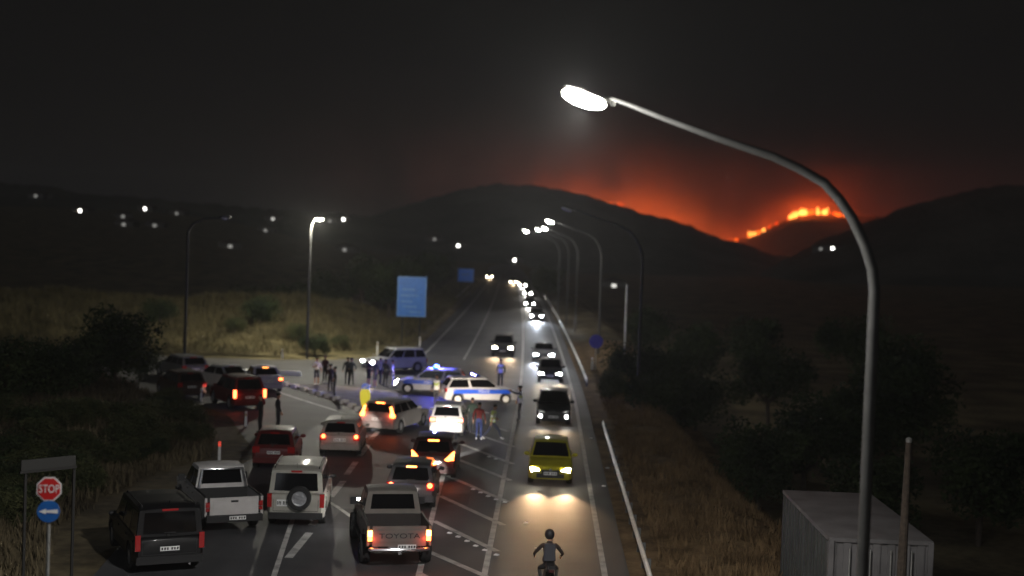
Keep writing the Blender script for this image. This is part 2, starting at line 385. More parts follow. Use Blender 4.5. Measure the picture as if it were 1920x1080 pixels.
def body_mesh(L, W, top, wheels, rw, sill=.26, crown=.03, ends=(.12, .16), y0=None, y1=None):
    y0 = -L / 2 if y0 is None else y0; y1 = L / 2 if y1 is None else y1
    st = {y0, y0 + .03, y0 + .12, y0 + .3, y1, y1 - .03, y1 - .12, y1 - .3, y1 - .55}
    st |= set(np.linspace(y0, y1, 13))
    Ra = rw + .07
    for wy in wheels:
        for q in range(0, 181, 15):
            yv = wy + Ra * math.cos(R(q))
            if y0 < yv < y1: st.add(yv)
    st |= {L * t for t, z in top if y0 < L * t < y1}
    st = sorted(st); st = [s for i, s in enumerate(st) if i == 0 or s - st[i - 1] > .008]
    b = MB(); n = 13
    for y in st:
        de = min(y - y0, .30); df = min(y1 - y, .5)
        w = W / 2 * (1 - ends[0] * (1 - (de / .30)) ** 2.2 - ends[1] * (1 - df / .5) ** 2.2)
        z1 = lerp(top, y / L)
        e = min(y - y0, y1 - y); rnd = (1 - min(e, .12) / .12) ** 2
        z1 -= .07 * rnd; zl = sill + .05 * rnd
        for wy in wheels:
            if abs(y - wy) < Ra: zl = max(zl, rw + math.sqrt(Ra * Ra - (y - wy) ** 2))
        zl = min(zl, z1 - .1); zm = min(max(zl + .02, sill + .22), z1 - .08)
        half = [(w * .9, zl), (w * .985, zl + .015), (w, zm), (w * .99, zm + (z1 - zm) * .55), (w * .955, z1 - .035), (w * .88, z1), (w * .45, z1 + crown * .8)]
        row = [(x, y, z) for x, z in half[:-1]] + [half[-1]] if False else None
        prof = [(x, z) for x, z in half] + [(-x, z) for x, z in reversed(half)]
        prof = prof[:7] + prof[7:]
        b.v += [(x, y, z) for x, z in prof]
    n = 14
    for i in range(len(st) - 1):
        for j in range(n):
            b.f.append((i * n + j, i * n + (j + 1) % n, (i + 1) * n + (j + 1) % n, (i + 1) * n + j)); b.m.append(0)
    b.f += [tuple(range(n)), tuple(range((len(st) - 1) * n + n - 1, (len(st) - 1) * n - 1, -1))]; b.m += [0, 0]
    return b
def cabin(b, L, W, zb, H, cb, cr, wb=.93, wr=.74, crown=.035):
    """painted greenhouse; returns its glass panels as lists of quads"""
    yR0, yF0 = cb[0] * L, cb[1] * L; yR1, yF1 = cr[0] * L, cr[1] * L
    hb, hr = W / 2 * wb, W / 2 * wr; zt = H - crown
    B = lambda y, s: Vector((s * hb, y, zb)); T = lambda y, s: Vector((s * hr, y, zt - .015))
    NX = 6
    def crossrow(y, z):
        return [(hr * t, y, z + crown * (1 - t * t)) for t in np.linspace(-1, 1, NX + 1)]
    o = len(b.v); rows = [crossrow(yR1 - .02, zt - .05)] + [crossrow(y, zt) for y in np.linspace(yR1 + .07, yF1 - .07, 4)] + [crossrow(yF1 + .03, zt - .05)]
    vs = [p for r in rows for p in r]; fs = []
    for i in range(len(rows) - 1):
        for j in range(NX): a = i * (NX + 1) + j; fs.append((a, a + 1, a + NX + 2, a + NX + 1))
    b.add(vs, fs)
    nr = len(rows); e = .012
    left = [i * (NX + 1) for i in range(nr)]; right = [i * (NX + 1) + NX for i in range(nr)]
    base = [(-hb, yR0, zb), (hb, yR0, zb), (hb, yF0, zb), (-hb, yF0, zb), (-hb * .9, yR0 - .01, zb), (0, yR0 - .03, zb), (0, yF0 + .05, zb)]
    k = len(b.v); b.v += base
    b.f.append(tuple([o + i for i in left] + [k + 3, k + 0])); b.m.append(0)
    b.f.append(tuple([o + i for i in reversed(right)] + [k + 1, k + 2])); b.m.append(0)
    b.f.append(tuple([o + j for j in range(NX, -1, -1)] + [k + 0, k + 5, k + 1])); b.m.append(0)
    b.f.append(tuple([o + (nr - 1) * (NX + 1) + j for j in range(NX + 1)] + [k + 2, k + 6, k + 3])); b.m.append(0)
    return hb, hr, zt, yR0, yF0, yR1, yF1
def quad_panel(name, q, mtl, parent, off=.012, inset=(.06, .06, .06, .06), th=.012, nu=4, bow=0.0):
    """q = [bottom-left, bottom-right, top-right, top-left] seen from outside; a thin slab lifted off the surface"""
    q = [Vector(p) for p in q]
    nrm = ((q[1] - q[0]).cross(q[3] - q[0])).normalized()
    l, r_, bt, tp = inset
    def P(u, v): return (q[0] * (1 - u) + q[1] * u) * (1 - v) + (q[3] * (1 - u) + q[2] * u) * v
    b = MB(); us = np.linspace(l, 1 - r_, nu + 1); vv = (bt, 1 - tp)
    for s in (off, off - th):
        for v in vv:
            for u in us: b.v.append(tuple(P(u, v) + nrm * (s + bow * (1 - (2 * u - 1) ** 2))))
    n = nu + 1
    for i in range(nu):
        b.f += [(i, i + 1, n + i + 1, n + i), (2 * n + i + 1, 2 * n + i, 3 * n + i, 3 * n + i + 1), (i + 1, i, 2 * n + i, 2 * n + i + 1), (n + i, n + i + 1, 3 * n + i + 1, 3 * n + i)]
    b.f += [(0, n, 3 * n, 2 * n), (n - 1, 2 * n + n - 1, 3 * n + n - 1, 2 * n - 1)]; b.m = [0] * len(b.f)
    return b.obj(name, mtl, parent, ang=30)
KIND = {
 'hatch': dict(L=3.95, W=1.69, H=1.49, zb=.93, top=[(-.5, .90), (-.45, .95), (.0, .95), (.2, .93), (.34, .86), (.46, .72), (.5, .62)], cb=(-.485, .24), cr=(-.40, .06), rw=.30, wb=.63),
 'wagon': dict(L=4.70, W=1.83, H=1.50, zb=.95, top=[(-.5, .92), (-.45, .97), (.0, .96), (.16, .95), (.32, .88), (.46, .76), (.5, .66)], cb=(-.49, .19), cr=(-.415, .03), rw=.32, wb=.60),
 'sedan': dict(L=4.50, W=1.76, H=1.45, zb=.93, top=[(-.5, .90), (-.45, 1.0), (-.30, .98), (.0, .94), (.18, .92), (.34, .85), (.46, .73), (.5, .62)], cb=(-.355, .20), cr=(-.22, .03), rw=.31, wb=.60),
 'suv': dict(L=4.45, W=1.83, H=1.66, zb=1.02, top=[(-.5, .98), (-.45, 1.04), (.0, 1.03), (.18, 1.02), (.32, .97), (.46, .86), (.5, .74)], cb=(-.49, .22), cr=(-.43, .07), rw=.35, wb=.60),
 'boxsuv': dict(L=4.55, W=1.80, H=1.86, zb=1.10, top=[(-.5, 1.06), (-.46, 1.11), (.0, 1.11), (.16, 1.10), (.30, 1.07), (.47, .98), (.5, .84)], cb=(-.495, .19), cr=(-.475, .10), rw=.39, wb=.57),
 'van': dict(L=4.3, W=1.75, H=1.85, zb=1.05, top=[(-.5, 1.02), (-.46, 1.06), (.16, 1.06), (.32, .98), (.46, .82), (.5, .7)], cb=(-.495, .26), cr=(-.475, .12), rw=.31, wb=.62),
}
def box_part(name, c, d, m, par, rz=0, **kw):
    return MB().box(c, d, rz, **kw).obj(name, m, par, smooth=False)
def poly_part(name, poly, y0, y1, m, par, axis='y'):
    return MB().prism(poly, y0, y1, axis).obj(name, m, par, smooth=False)
def plate(par, y, z, face, x=0, w=.50, h=.115):
    p = box_part('number_plate', (x, y, z), (w, .016, h), platem, par)
    b = MB()
    for i in range(6):
        xx = x + (i - 2.5) * w * .145 + (.02 if i > 2 else -.02)
        b.box((xx, y + face * .0105, z), (w * .08, .004, h * .56)); 
        if i % 2: b.box((xx + w * .05, y + face * .0105, z + h * .12), (w * .05, .004, h * .12))
    b.obj('plate_marking', plastic, p, smooth=False)['kind'] = 'stuff'; return p
def car(name, label, kind, pos, head, col, lights='off', group=None, rough=.32, tl='round', front='off', spare=False, hbl='off', wheelbright=False, bumper='paint', roofcol=None, mods=None, plates=(True, True), cat='car'):
    """pos = ground centre, head = heading in degrees, anticlockwise from straight ahead (+y)"""
    k = dict(KIND[kind]); k.update(mods or {}); L, W, H, zb = k['L'], k['W'], k['H'], k['zb']
    root = thing(name, label, cat, (pos[0], pos[1], 0), R(head), group)
    pm = paint('paint_%s_%.2f_%.2f_%.2f' % (name, *col), col, rough)
    wb = k['wb'] * L / 2; wys = (-wb - .02 * L, wb)
    b = body_mesh(L, W, k['top'], wys, k['rw'], sill=.24 if H < 1.6 else .32)
    hb, hr, zt, yR0, yF0, yR1, yF1 = cabin(b, L, W, zb, H, k['cb'], k['cr'], wr=.76 if H < 1.75 else .85)
    b.obj('body', pm, root, ang=38)
    MB().box((0, 0, .36), (W * .66, L * .9, .26)).obj('underbody', plastic, root, smooth=False)
    q = lambda yb, yt, s: (Vector((s * hb, yb, zb)), Vector((s * hr, yt, zt - .02)))
    quad_panel('windscreen', [(hb, yF0, zb), (-hb, yF0, zb), (-hr, yF1, zt - .03), (hr, yF1, zt - .03)], glassm, root, .03, (.05, .05, .06, .05), bow=.03, nu=6)
    quad_panel('rear_window', [(-hb, yR0, zb), (hb, yR0, zb), (hr, yR1, zt - .04), (-hr, yR1, zt - .04)], glassm, root, .022, (.09, .09, .12, .10), bow=.012, nu=6)
    cuts = [0, .30, .64, 1.0] if kind in ('wagon', 'suv', 'boxsuv', 'van') else [0, .44, 1.0]
    for s in (1, -1):
        for a, c in zip(cuts, cuts[1:]):
            yb0, yb1 = yR0 + (yF0 - yR0) * a, yR0 + (yF0 - yR0) * c; yt0, yt1 = yR1 + (yF1 - yR1) * a, yR1 + (yF1 - yR1) * c
            qq = [(s * hb, yb0, zb), (s * hb, yb1, zb), (s * hr, yt1, zt - .02), (s * hr, yt0, zt - .02)]
            if s < 0: qq = [qq[1], qq[0], qq[3], qq[2]]
            quad_panel('side_window', qq, glassm, root, .012, (.05, .05, .05, .14), nu=1)
            if c < 1 or True:
                box_part('door_handle', (s * (W / 2 + .004), (yb0 + yb1) / 2 - .25, zb - .13), (.03, .17, .03), pm, root)
        mb = MB(); mb.ball((s * (W / 2 + .09), yF0 - .32, zb + .08), (.11, .055, .075), 10, 6); mb.box((s * (W / 2 - .01), yF0 - .31, zb + .04), (.14, .05, .04))
        mb.obj('door_mirror', pm if bumper == 'paint' else plastic, root)
    add_wheels(root, k['rw'], W / 2 - .115, wys, .21, wheelbright)
    # rear
    yr = -L / 2; wq = W / 2
    lm = {'off': redlens, 'tail': tail, 'brake': brake}[lights]
    for s in (1, -1):
        if tl == 'round':
            MB().lathe([(.0, -.05), (.085, -.045), (.09, .08)], 16, 'y', (s * wq * .78, yr + .015, .84)).obj('tail_light', lm, root)
            box_part('tail_light_housing', (s * wq * .80, yr + .035, .80), (.26, .08, .26), redlens, root)
        elif tl == 'square':
            box_part('tail_light', (s * wq * .80, yr + .02, zb - .11), (.22, .09, .15), lm, root)
            box_part('tail_light_housing', (s * wq * .80, yr + .035, zb - .12), (.28, .09, .24), redlens, root)
        elif tl == 'tall':           # estate: slim lights climbing the pillar, wide at the foot
            poly = [(s * wq * .72, .80), (s * wq * .955, .80), (s * wq * .93, .93), (s * wq * .84, 1.06), (s * wq * .75, 1.30), (s * wq * .69, 1.30), (s * wq * .75, 1.06), (s * wq * .72, .95)]
            MB().prism(poly, yr - .02, yr + .13).obj('tail_light', lm, root, smooth=False)
        elif tl == 'tri':            # wedge lights, sharp end pointing up and out
            poly = [(s * wq * .50, .80), (s * wq * .62, .76), (s * wq * .90, .80), (s * wq * .92, 1.14), (s * wq * .82, 1.08)]
            MB().prism(poly, yr - .025, yr + .12).obj('tail_light', lm, root, smooth=False)
        elif tl == 'bumper':
            box_part('tail_light', (s * wq * .90, yr + .02, .88), (.14, .1, .42), lm, root)
    if hbl != 'none':
        box_part('high_brake_light', (0, yR1 - .035, zt - .045), (.42 if kind in ('wagon', 'suv') else .34, .05, .055), {'off': redlens, 'tail': tail, 'brake': brake, 'orange': orangeglow}[hbl], root)
    if plates[0]:
        MB().box((0, yR0 - .045, zb + .10), (.30, .02, .02)).box((-.05, yR0 - .05, zb + .04), (.06, .05, .05)).obj('rear_wiper', plastic, root, smooth=False)
        MB().tube([(W * .28, yr + .2, .27), (W * .28, yr - .05, .27)], .03, 8).obj('exhaust_pipe', chrome, root)
        MB().tube([(0, yR1 + .25, zt + .02), (0, yR1 + .02, zt + .20)], .006, 5).obj('aerial', plastic, root)
        sm_ = MB()
        for q in (1, -1): sm_.box((q * W * .385, yr - .004, .72), (.012, .012, .36))
        sm_.box((0, yr - .004, .545), (W * .77, .012, .012)); sm_.obj('boot_seam', plastic, root, smooth=False)
    if plates[0]: plate(root, yr - .018, .70 if kind != 'boxsuv' else .80, -1, 0 if not spare else -.42, w=.50 if not spare else .33, h=.115 if not spare else .2)
    rb = MB(); rb.box((0, yr + .04, .40), (W * .93, .15, .20)); rb.box((0, yr + .01, .47), (W * .86, .12, .07))
    rb.obj('rear_bumper', pm if bumper == 'paint' else plastic, root, smooth=False)
    # front
    yf = L / 2; zf = lerp(k['top'], .47)
    hm = {'off': clearlens, 'white': head_w, 'warm': head_warm, 'cool': head_cool}[front]
    for s in (1, -1):
        poly = [(s * wq * .48, zf - .17), (s * wq * .86, zf - .17), (s * wq * .90, zf - .02), (s * wq * .74, zf - .01), (s * wq * .50, zf - .09)]
        MB().prism(poly, yf - .26, yf - .005).obj('headlight', hm, root, smooth=False)
    gr = MB(); gr.box((0, yf - .01, zf - .16), (W * .40, .05, .13)); gr.box((0, yf - .02, .38), (W * .62, .07, .17))
    for i in range(3): gr.box((0, yf + .018, zf - .20 + i * .045), (W * .38, .012, .012))
    gr.obj('grille', plastic, root, smooth=False)
    MB().lathe([(0, .03), (.05, .028), (.055, 0)], 12, 'y', (0, yf + .012, zf - .09)).obj('badge', chrome, root)
    fb = MB().box((0, yf - .06, .30), (W * .84, .12, .10)); fb.obj('front_bumper', pm if bumper == 'paint' else plastic, root, smooth=False)
    if plates[1]: plate(root, yf + .025, .47, 1)
    if spare:
        t, rm = wheel_meshes(.37, .24)
        sw = link('spare_wheel', t, root, (.12, yr - .14, .98), R(-90)); link('rim', rm, sw)
    if H > 1.6:
        for s in (1, -1):
            MB().tube([(s * hr * .9, yR1 + .15, zt + .0), (s * hr * .9, yR1 + .2, zt + .06), (s * hr * .9, yF1 - .2, zt + .06), (s * hr * .9, yF1 - .15, zt)], .018, 6).obj('roof_rail', plastic, root)
    return root, k
def headbeams(root, k, power, col, n=2, cone=34, dip=8, dist=12):
    L, W = k['L'], k['W']; zf = lerp(k['top'], .47) if 'top' in k else .8
    for s in ((1, -1) if n == 2 else (0,)):
        lamp('headlight_beam', 'SPOT', root, (s * W / 2 * .66, L / 2 + .06, zf - .09), power, col, .05, (s * W / 2 * .66, L / 2 + dist, zf - .09 - dist * math.tan(R(dip))), cone, .55)
def pickup(name, label, pos, head, col, lights, lift=.0, group=None, letters=None, H=1.78, chrome_bumper=True, handle=False, bar=False):
    L, W, zb, rw = 5.05, 1.78, 1.08, .37; root = thing(name, label, 'pickup truck', (pos[0], pos[1], 0), R(head), group)
    pm = paint('paint_%s_%.2f_%.2f_%.2f' % (name, *col), col, .34); top = [(-.5, 1.06), (-.12, 1.07), (.0, 1.06), (.16, 1.04), (.30, 1.0), (.46, .90), (.5, .76)]
    wys = (-L / 2 + 1.0, L / 2 - .96); yc = -L * .14
    b = body_mesh(L, W * .98, top, (wys[1],), rw, sill=.42, y0=yc)
    hb, hr, zt, yR0, yF0, yR1, yF1 = cabin(b, L, W, zb, H, (-.14, .20), (-.118, .07), wr=.80)
    b.obj('body', pm, root, ang=38)
    # open load bed: two sides with wheel arches, floor, front wall
    Ra = rw + .09; zr = 1.10
    prof = [(yc - .02, .50), (wys[0] + Ra, .50)] + [(wys[0] + Ra * math.cos(R(a)), rw + Ra * math.sin(R(a))) for a in range(0, 181, 20)] + [(-L / 2 + .03, .55), (-L / 2 + .03, zr), (yc - .02, zr)]
    for s in (1, -1):
        MB().prism(prof, s * W / 2, s * (W / 2 - .07), 'x').obj('bed_side', pm, root, smooth=False)
        MB().tube([(s * (W / 2 - .045), -L / 2 + .05, zr + .01), (s * (W / 2 - .045), yc - .04, zr + .01)], .035, 8).obj('bed_rail', plastic, root)
    MB().box((0, (-L / 2 + yc) / 2, .62), (W - .16, yc + L / 2 - .06, .05)).box((0, yc - .05, .86), (W - .16, .05, .46)).obj('bed_floor', plastic, root, smooth=False)
    tg = MB(); tg.box((0, -L / 2 + .02, .825), (W * .83, .06, .56)); tg.box((0, -L / 2 - .014, .825), (W * .72, .02, .34))
    tgo = tg.obj('tailgate', pm, root, smooth=False)
    if letters:
        lo = link('tailgate_lettering', text_mesh(letters, .24, .006), tgo, (0, -L / 2 - .031, .83)); lo.rotation_euler = (math.pi / 2, 0, 0); lo.scale = (1.15, .8, 1); lo.data.materials.append(plastic)
    if handle: box_part('tailgate_handle', (0, -L / 2 - .03, .99), (.22, .03, .06), plastic, tgo)
    lm = {'off': redlens, 'brake': brake}[lights]
    for s in (1, -1):
        box_part('tail_light', (s * W * .455, -L / 2 + .02, .90), (.12, .11, .15), glow('indicator_glow', (1, .40, .09), 12, True) if lights == 'brake' else redlens, root)
        box_part('tail_light', (s * W * .455, -L / 2 + .02, .75), (.11, .11, .10), lm, root)
        mb = MB(); mb.box((s * (W / 2 + .12), yF0 - .35, zb + .13), (.20, .09, .22)); mb.box((s * (W / 2 - .0), yF0 - .34, zb + .06), (.12, .05, .05))
        mb.obj('door_mirror', plastic, root, smooth=False)
        MB().prism([(s * (W / 2 + .002) , .45), (s * (W / 2 + .05), .43), (s * (W / 2 + .05), .36), (s * (W / 2 - .05), .38)], -.5, 1.0).obj('side_step', plastic, root, smooth=False)
        for a, c in ((0, .46), (.46, 1.0)):
            yb0, yb1 = yR0 + (yF0 - yR0) * a, yR0 + (yF0 - yR0) * c; yt0, yt1 = yR1 + (yF1 - yR1) * a, yR1 + (yF1 - yR1) * c
            qq = [(s * hb, yb0, zb), (s * hb, yb1, zb), (s * hr, yt1, zt - .02), (s * hr, yt0, zt - .02)]
            if s < 0: qq = [qq[1], qq[0], qq[3], qq[2]]
            quad_panel('side_window', qq, glassm, root, .012, (.06, .06, .06, .14), nu=1)
            box_part('door_handle', (s * (W / 2 + .0), (yb0 + yb1) / 2 - .3, zb - .14), (.03, .17, .035), chrome, root)
        zf = .90
        MB().box((s * W * .36, L / 2 - .06, zf - .07), (.34, .16, .17)).obj('headlight', clearlens if lights == 'off' else head_w, root, smooth=False)
    quad_panel('windscreen', [(hb, yF0, zb), (-hb, yF0, zb), (-hr, yF1, zt - .03), (hr, yF1, zt - .03)], glassm, root, .03, (.05, .05, .06, .05), bow=.03, nu=6)
    quad_panel('rear_window', [(-hb, yR0, zb), (hb, yR0, zb), (hr, yR1, zt - .04), (-hr, yR1, zt - .04)], glassm, root, .022, (.10, .10, .22, .12), nu=4)
    add_wheels(root, rw + lift * .25, W / 2 - .08 + lift * .4, wys, .24 + lift * .3)
    if chrome_bumper:
        cb = MB(); cb.tube([(-W * .46, -L / 2 - .02, .47), (-W * .40, -L / 2 - .10, .47), (W * .40, -L / 2 - .10, .47), (W * .46, -L / 2 - .02, .47)], .055, 8)
        cb.box((0, -L / 2 - .07, .53), (.62, .12, .05)); cb.box((0, -L / 2 - .1, .40), (.1, .2, .07)); cb.obj('rear_bumper', chrome, root)
    else:
        MB().box((0, -L / 2 - .05, .48), (W * .96, .16, .20)).obj('rear_bumper', plastic, root, smooth=False)
    plate(root, -L / 2 - .14 if not chrome_bumper else -L / 2 - .135, .50 if not chrome_bumper else .56, -1, x=.08 if not chrome_bumper else .2)
    box_part('front_bumper', (0, L / 2 - .03, .48), (W * .95, .2, .22), plastic, root); box_part('grille', (0, L / 2 - .02, .80), (W * .42, .08, .2), plastic, root)
    if bar:
        MB().tube([(-W * .42, yc - .14, zr), (-W * .36, yc - .12, zt - .05), (W * .36, yc - .12, zt - .05), (W * .42, yc - .14, zr)], .035, 8).obj('sports_bar', chrome, root)
    MB().box((0, -.2, .5), (W * .6, L * .8, .24)).obj('chassis', plastic, root, smooth=False)
    for ch in root.children:
        if lift and not ch.name.startswith('wheel'): ch.location.z += lift
    return root, dict(L=L, W=W, top=top)
def rearpos(u, v, head, L):
    p = G(u, v); h = R(head); return (p.x - math.sin(h) * L / 2, p.y + math.cos(h) * L / 2)
def frontpos(u, v, head, L): 
    p = G(u, v); h = R(head); return (p.x + math.sin(h) * L / 2, p.y - math.cos(h) * L / 2)
def brakelamp(root, k, pw=40):
    for q in (1, -1): lamp('brake_light_lamp', 'POINT', root, (q * k['W'] * .40, -k['L'] / 2 - .16, .86), pw * .11, (1, .08, .025), .04)
WARM, WHITE, COOL = (1, .72, .42), (1, .95, .86), (.78, .87, 1)
# queue driving away, in the turning lane
r_, k_ = pickup('pickup_truck', 'grey double cab pickup with lit brake lights and empty open bed at the queue end', rearpos(747, 1070, 13, 5.05), 13, (.135, .125, .112), 'brake', lift=.13, letters='TOYOTA')
brakelamp(r_, k_, 45)
headbeams(r_, k_, 350, WHITE)
r_, k_ = car('hatchback_car', 'dark grey hatchback with round red tail lights just ahead of the grey pickup', 'hatch', rearpos(768, 956, 2, 3.95), 2, (.05, .05, .055), 'tail', hbl='brake', tl='round')
brakelamp(r_, k_, 25)
headbeams(r_, k_, 420, WHITE)
r_, k_ = car('crossover_car', 'black crossover with wedge shaped brake lights and a white number plate', 'suv', rearpos(810, 901, 1, 4.2), 1, (.035, .012, .012), 'brake', hbl='brake', tl='tri', mods=dict(L=4.2, W=1.78, H=1.58))
brakelamp(r_, k_, 60)
headbeams(r_, k_, 2600, WHITE)
r_, k_ = car('hatchback_car', 'white hatchback whose boot is lit by the headlights of the black crossover', 'hatch', rearpos(836, 820, 0, 3.8), 0, (.62, .60, .58), 'tail', tl='square', mods=dict(L=3.8, W=1.62), hbl='off')
headbeams(r_, k_, 3600, (1, .86, .70))
r_, k_ = car('estate_car', 'silver estate car with tall brake lights climbing its rear pillars', 'wagon', rearpos(706, 813, -16, 4.7), -16, (.27, .25, .24), 'brake', hbl='brake', tl='tall')
brakelamp(r_, k_, 60)
headbeams(r_, k_, 700, WARM)
r_, k_ = car('hatchback_car', 'silver grey hatchback with round lights behind the silver estate car', 'hatch', rearpos(636, 856, 4, 4.0), 4, (.27, .25, .225), 'tail', tl='round', mods=dict(L=4.0, W=1.75, H=1.46))
brakelamp(r_, k_, 20)
headbeams(r_, k_, 600, (1, .84, .74))
r_, k_ = car('hatchback_car', 'dark red hatchback standing on the verge behind the boxy white off-roader', 'hatch', rearpos(512, 882, 6, 3.9), 6, (.10, .007, .007), 'off', tl='square')
r_, k_ = car('off_road_car', 'boxy white off-roader with a spare wheel on its back door', 'boxsuv', rearpos(553, 991, 6, 4.55), 6, (.34, .33, .29), 'off', tl='bumper', spare=True, bumper='plastic', hbl='off')
pickup('pickup_truck', 'white pickup parked slanting on the verge with a dark rear bumper', rearpos(438, 1000, 26, 5.05), 26, (.52, .50, .49), 'off', chrome_bumper=False, handle=True, bar=True)
car('off_road_car', 'dark unlit off-roader parked slanting beside the white pickup', 'suv', rearpos(317, 1077, 27, 4.7), 27, (.004, .004, .005), 'off', tl='bumper', mods=dict(L=4.7, W=1.86, H=1.80, cr=(-.478, .07)), bumper='plastic')
r_, k_ = car('off_road_car', 'dark red off-roader turning into the side road with its tail lights on', 'suv', rearpos(468, 770, 32, 4.3), 32, (.10, .010, .010), 'tail', tl='bumper', mods=dict(L=4.3, W=1.80, H=1.74), hbl='off')
brakelamp(r_, k_, 25)
headbeams(r_, k_, 110, (1, .75, .6))
r_, k_ = car('taxi_car', 'pale saloon with an orange light at the top of its rear window', 'sedan', rearpos(503, 737, 22, 4.4), 22, (.42, .40, .52), 'tail', tl='square', hbl='orange')  # violet tint in the paint stands in for blue beacon light
headbeams(r_, k_, 1000, WHITE)
car('saloon_car', 'silver saloon side on behind the dark red off-roader', 'sedan', (-19.3, 78.9), 48, (.30, .30, .30), 'off', tl='square')
car('estate_car', 'dull grey estate car beyond the bank on the side road', 'wagon', (-23.2, 84.2), 38, (.12, .12, .125), 'off', tl='square', bumper='plastic')
r_, k_ = car('hatchback_car', 'dark hatchback half hidden by the bank at the mouth of the side road', 'hatch', (-20.5, 74.4), 34, (.05, .025, .02), 'off', tl='square')
# oncoming
def oncoming(name, label, kind, u, v, head, col, front, power, c, group=None, n=2, dip=10, cone=40, **kw):
    L = (kw.get('mods') or {}).get('L', KIND[kind]['L'])
    r_, k_ = car(name, label, kind, frontpos(u, v, head, L), head, col, 'off', group, front=front, **kw)
    headbeams(r_, k_, power, c, n, cone, dip=dip); return r_, k_
oncoming('hatchback_car', 'yellow green hatchback coming towards the bridge with warm headlights', 'hatch', 1031, 911, 180, (.42, .38, .02), 'warm', 700, (1, .62, .32), dip=4.6, cone=34, mods=dict(W=1.70, H=1.47))
rb_, kb_ = oncoming('crossover_car', 'black crossover coming on behind the yellow green hatchback', 'suv', 1037, 799, 180, (.014, .015, .016), 'off', 120, WARM, mods=dict(L=4.2, W=1.76, H=1.60))
for s, m_ in ((1, head_w), (-1, head_w)):
    MB().lathe([(0, .03), (.06, .025), (.075, 0)], 12, 'y', (s * .66, 2.12, .50)).obj('fog_light', m_, rb_)
oncoming('hatchback_car', 'dark hatchback with bright headlights following the black crossover', 'hatch', 1031, 718, 180, (.05, .05, .05), 'white', 260, WARM)
oncoming('saloon_car', 'grey saloon with blue white headlights further up the oncoming lane', 'sedan', 1019, 680, 180.5, (.12, .125, .14), 'cool', 1000, COOL)
oncoming('off_road_car', 'dark car with twin warm headlights coming down the middle lane', 'suv', 942, 669, 180, (.03, .03, .03), 'warm', 420, (1, .66, .38))
for i, (u, v, c, f, pw) in enumerate(((1006, 602, COOL, 'cool', 6000), (993, 577, WHITE, 'white', 3000), (989, 556, WHITE, 'white', 3000), (980, 540, WHITE, 'white', 3000), (962, 533, WARM, 'warm', 2500), (918, 523, WARM, 'warm', 1500))):
    p = G(u, v); hd = 180 + math.degrees(math.atan((curve(p.y + 4) - curve(p.y)) / 4)) * -1
    lab = ['first', 'second', 'third', 'fourth', 'fifth'][i] + ' car of the distant line, headlights on, counted from the grey saloon' if i < 5 else 'far car with headlights on standing apart beyond the small blue sign'
    oncoming('distant_car', lab, 'hatch', u, v, hd, (.06, .06, .065), f, pw, c, 'distant cars coming along the far road', n=1, plates=(False, False))
# police
policeblue = mat('police_blue', (.015, .09, .62), .35, coat=.4)
def police(label, x, y, head, lit, flip):
    r_, k = car('police_car', label, 'hatch', (x, y), head, (.50, .50, .52), 'off', 'white and blue police cars across the junction', tl='square', front='warm' if lit else 'off', mods=dict(L=4.35, W=1.76, H=1.52), hbl='off', wheelbright=True)
    L, W = k['L'], k['W']
    for s in (1, -1):
        st = MB(); xs_ = s * (W / 2 + .007)
        st.prism([(-L * .40, .60), (L * .37, .60), (L * .39, .72), (L * .33, .84), (-L * .40, .86)], xs_, xs_ - s * .02, 'x'); st.obj('blue_stripe', policeblue, r_, smooth=False)
        t = link('lettering', text_mesh('POLICE', .2, .002), r_, (xs_ + s * .004, .05, .73)); t.rotation_euler = (math.pi / 2, 0, R(90) * s); t.data.materials.append(whitep)
    bm_ = plastic
    lb = MB(); lb.box((0, -.25, 1.545), (1.1, .28, .05)); bo = lb.obj('light_bar', bm_, r_, smooth=False)
    for s in (1, -1): MB().box((s * .36, -.25, 1.615), (.36, .24, .10), tx=.9, ty=.75).obj('blue_beacon', blueglow if lit else mat('blue_lens', (.02, .06, .4), .15, coat=.5), bo, smooth=False)
    MB().box((0, -.25, 1.60), (.3, .2, .07)).obj('beacon_speaker', bm_, bo, smooth=False)
    if lit:
        for s in (1, -1): lamp('beacon_lamp', 'POINT', r_, (s * .36, -.25, 1.85), 420, (.12, .12, 1), .06)
        lamp('headlight_beam', 'SPOT', r_, (0, L / 2 + .06, .7), 700, WARM, .05, (0, L / 2 + 8, 0), 70, .9)
    return r_
police('police car with lit blue roof lights, nose to the left beyond the other police car', -6.85, 80.6, 90, True, 0)
police('police car with unlit roof lights standing across the lane closest to the queue', -3.75, 76.5, -72, False, 1)
r_, k_ = car('family_car', 'pale people carrier bathed in blue light behind the group of bystanders', 'suv', (-10.6, 93.2), 128, (.50, .50, .52), 'off', front='white', mods=dict(L=4.4, W=1.82, H=1.68))
headbeams(r_, k_, 500, COOL)
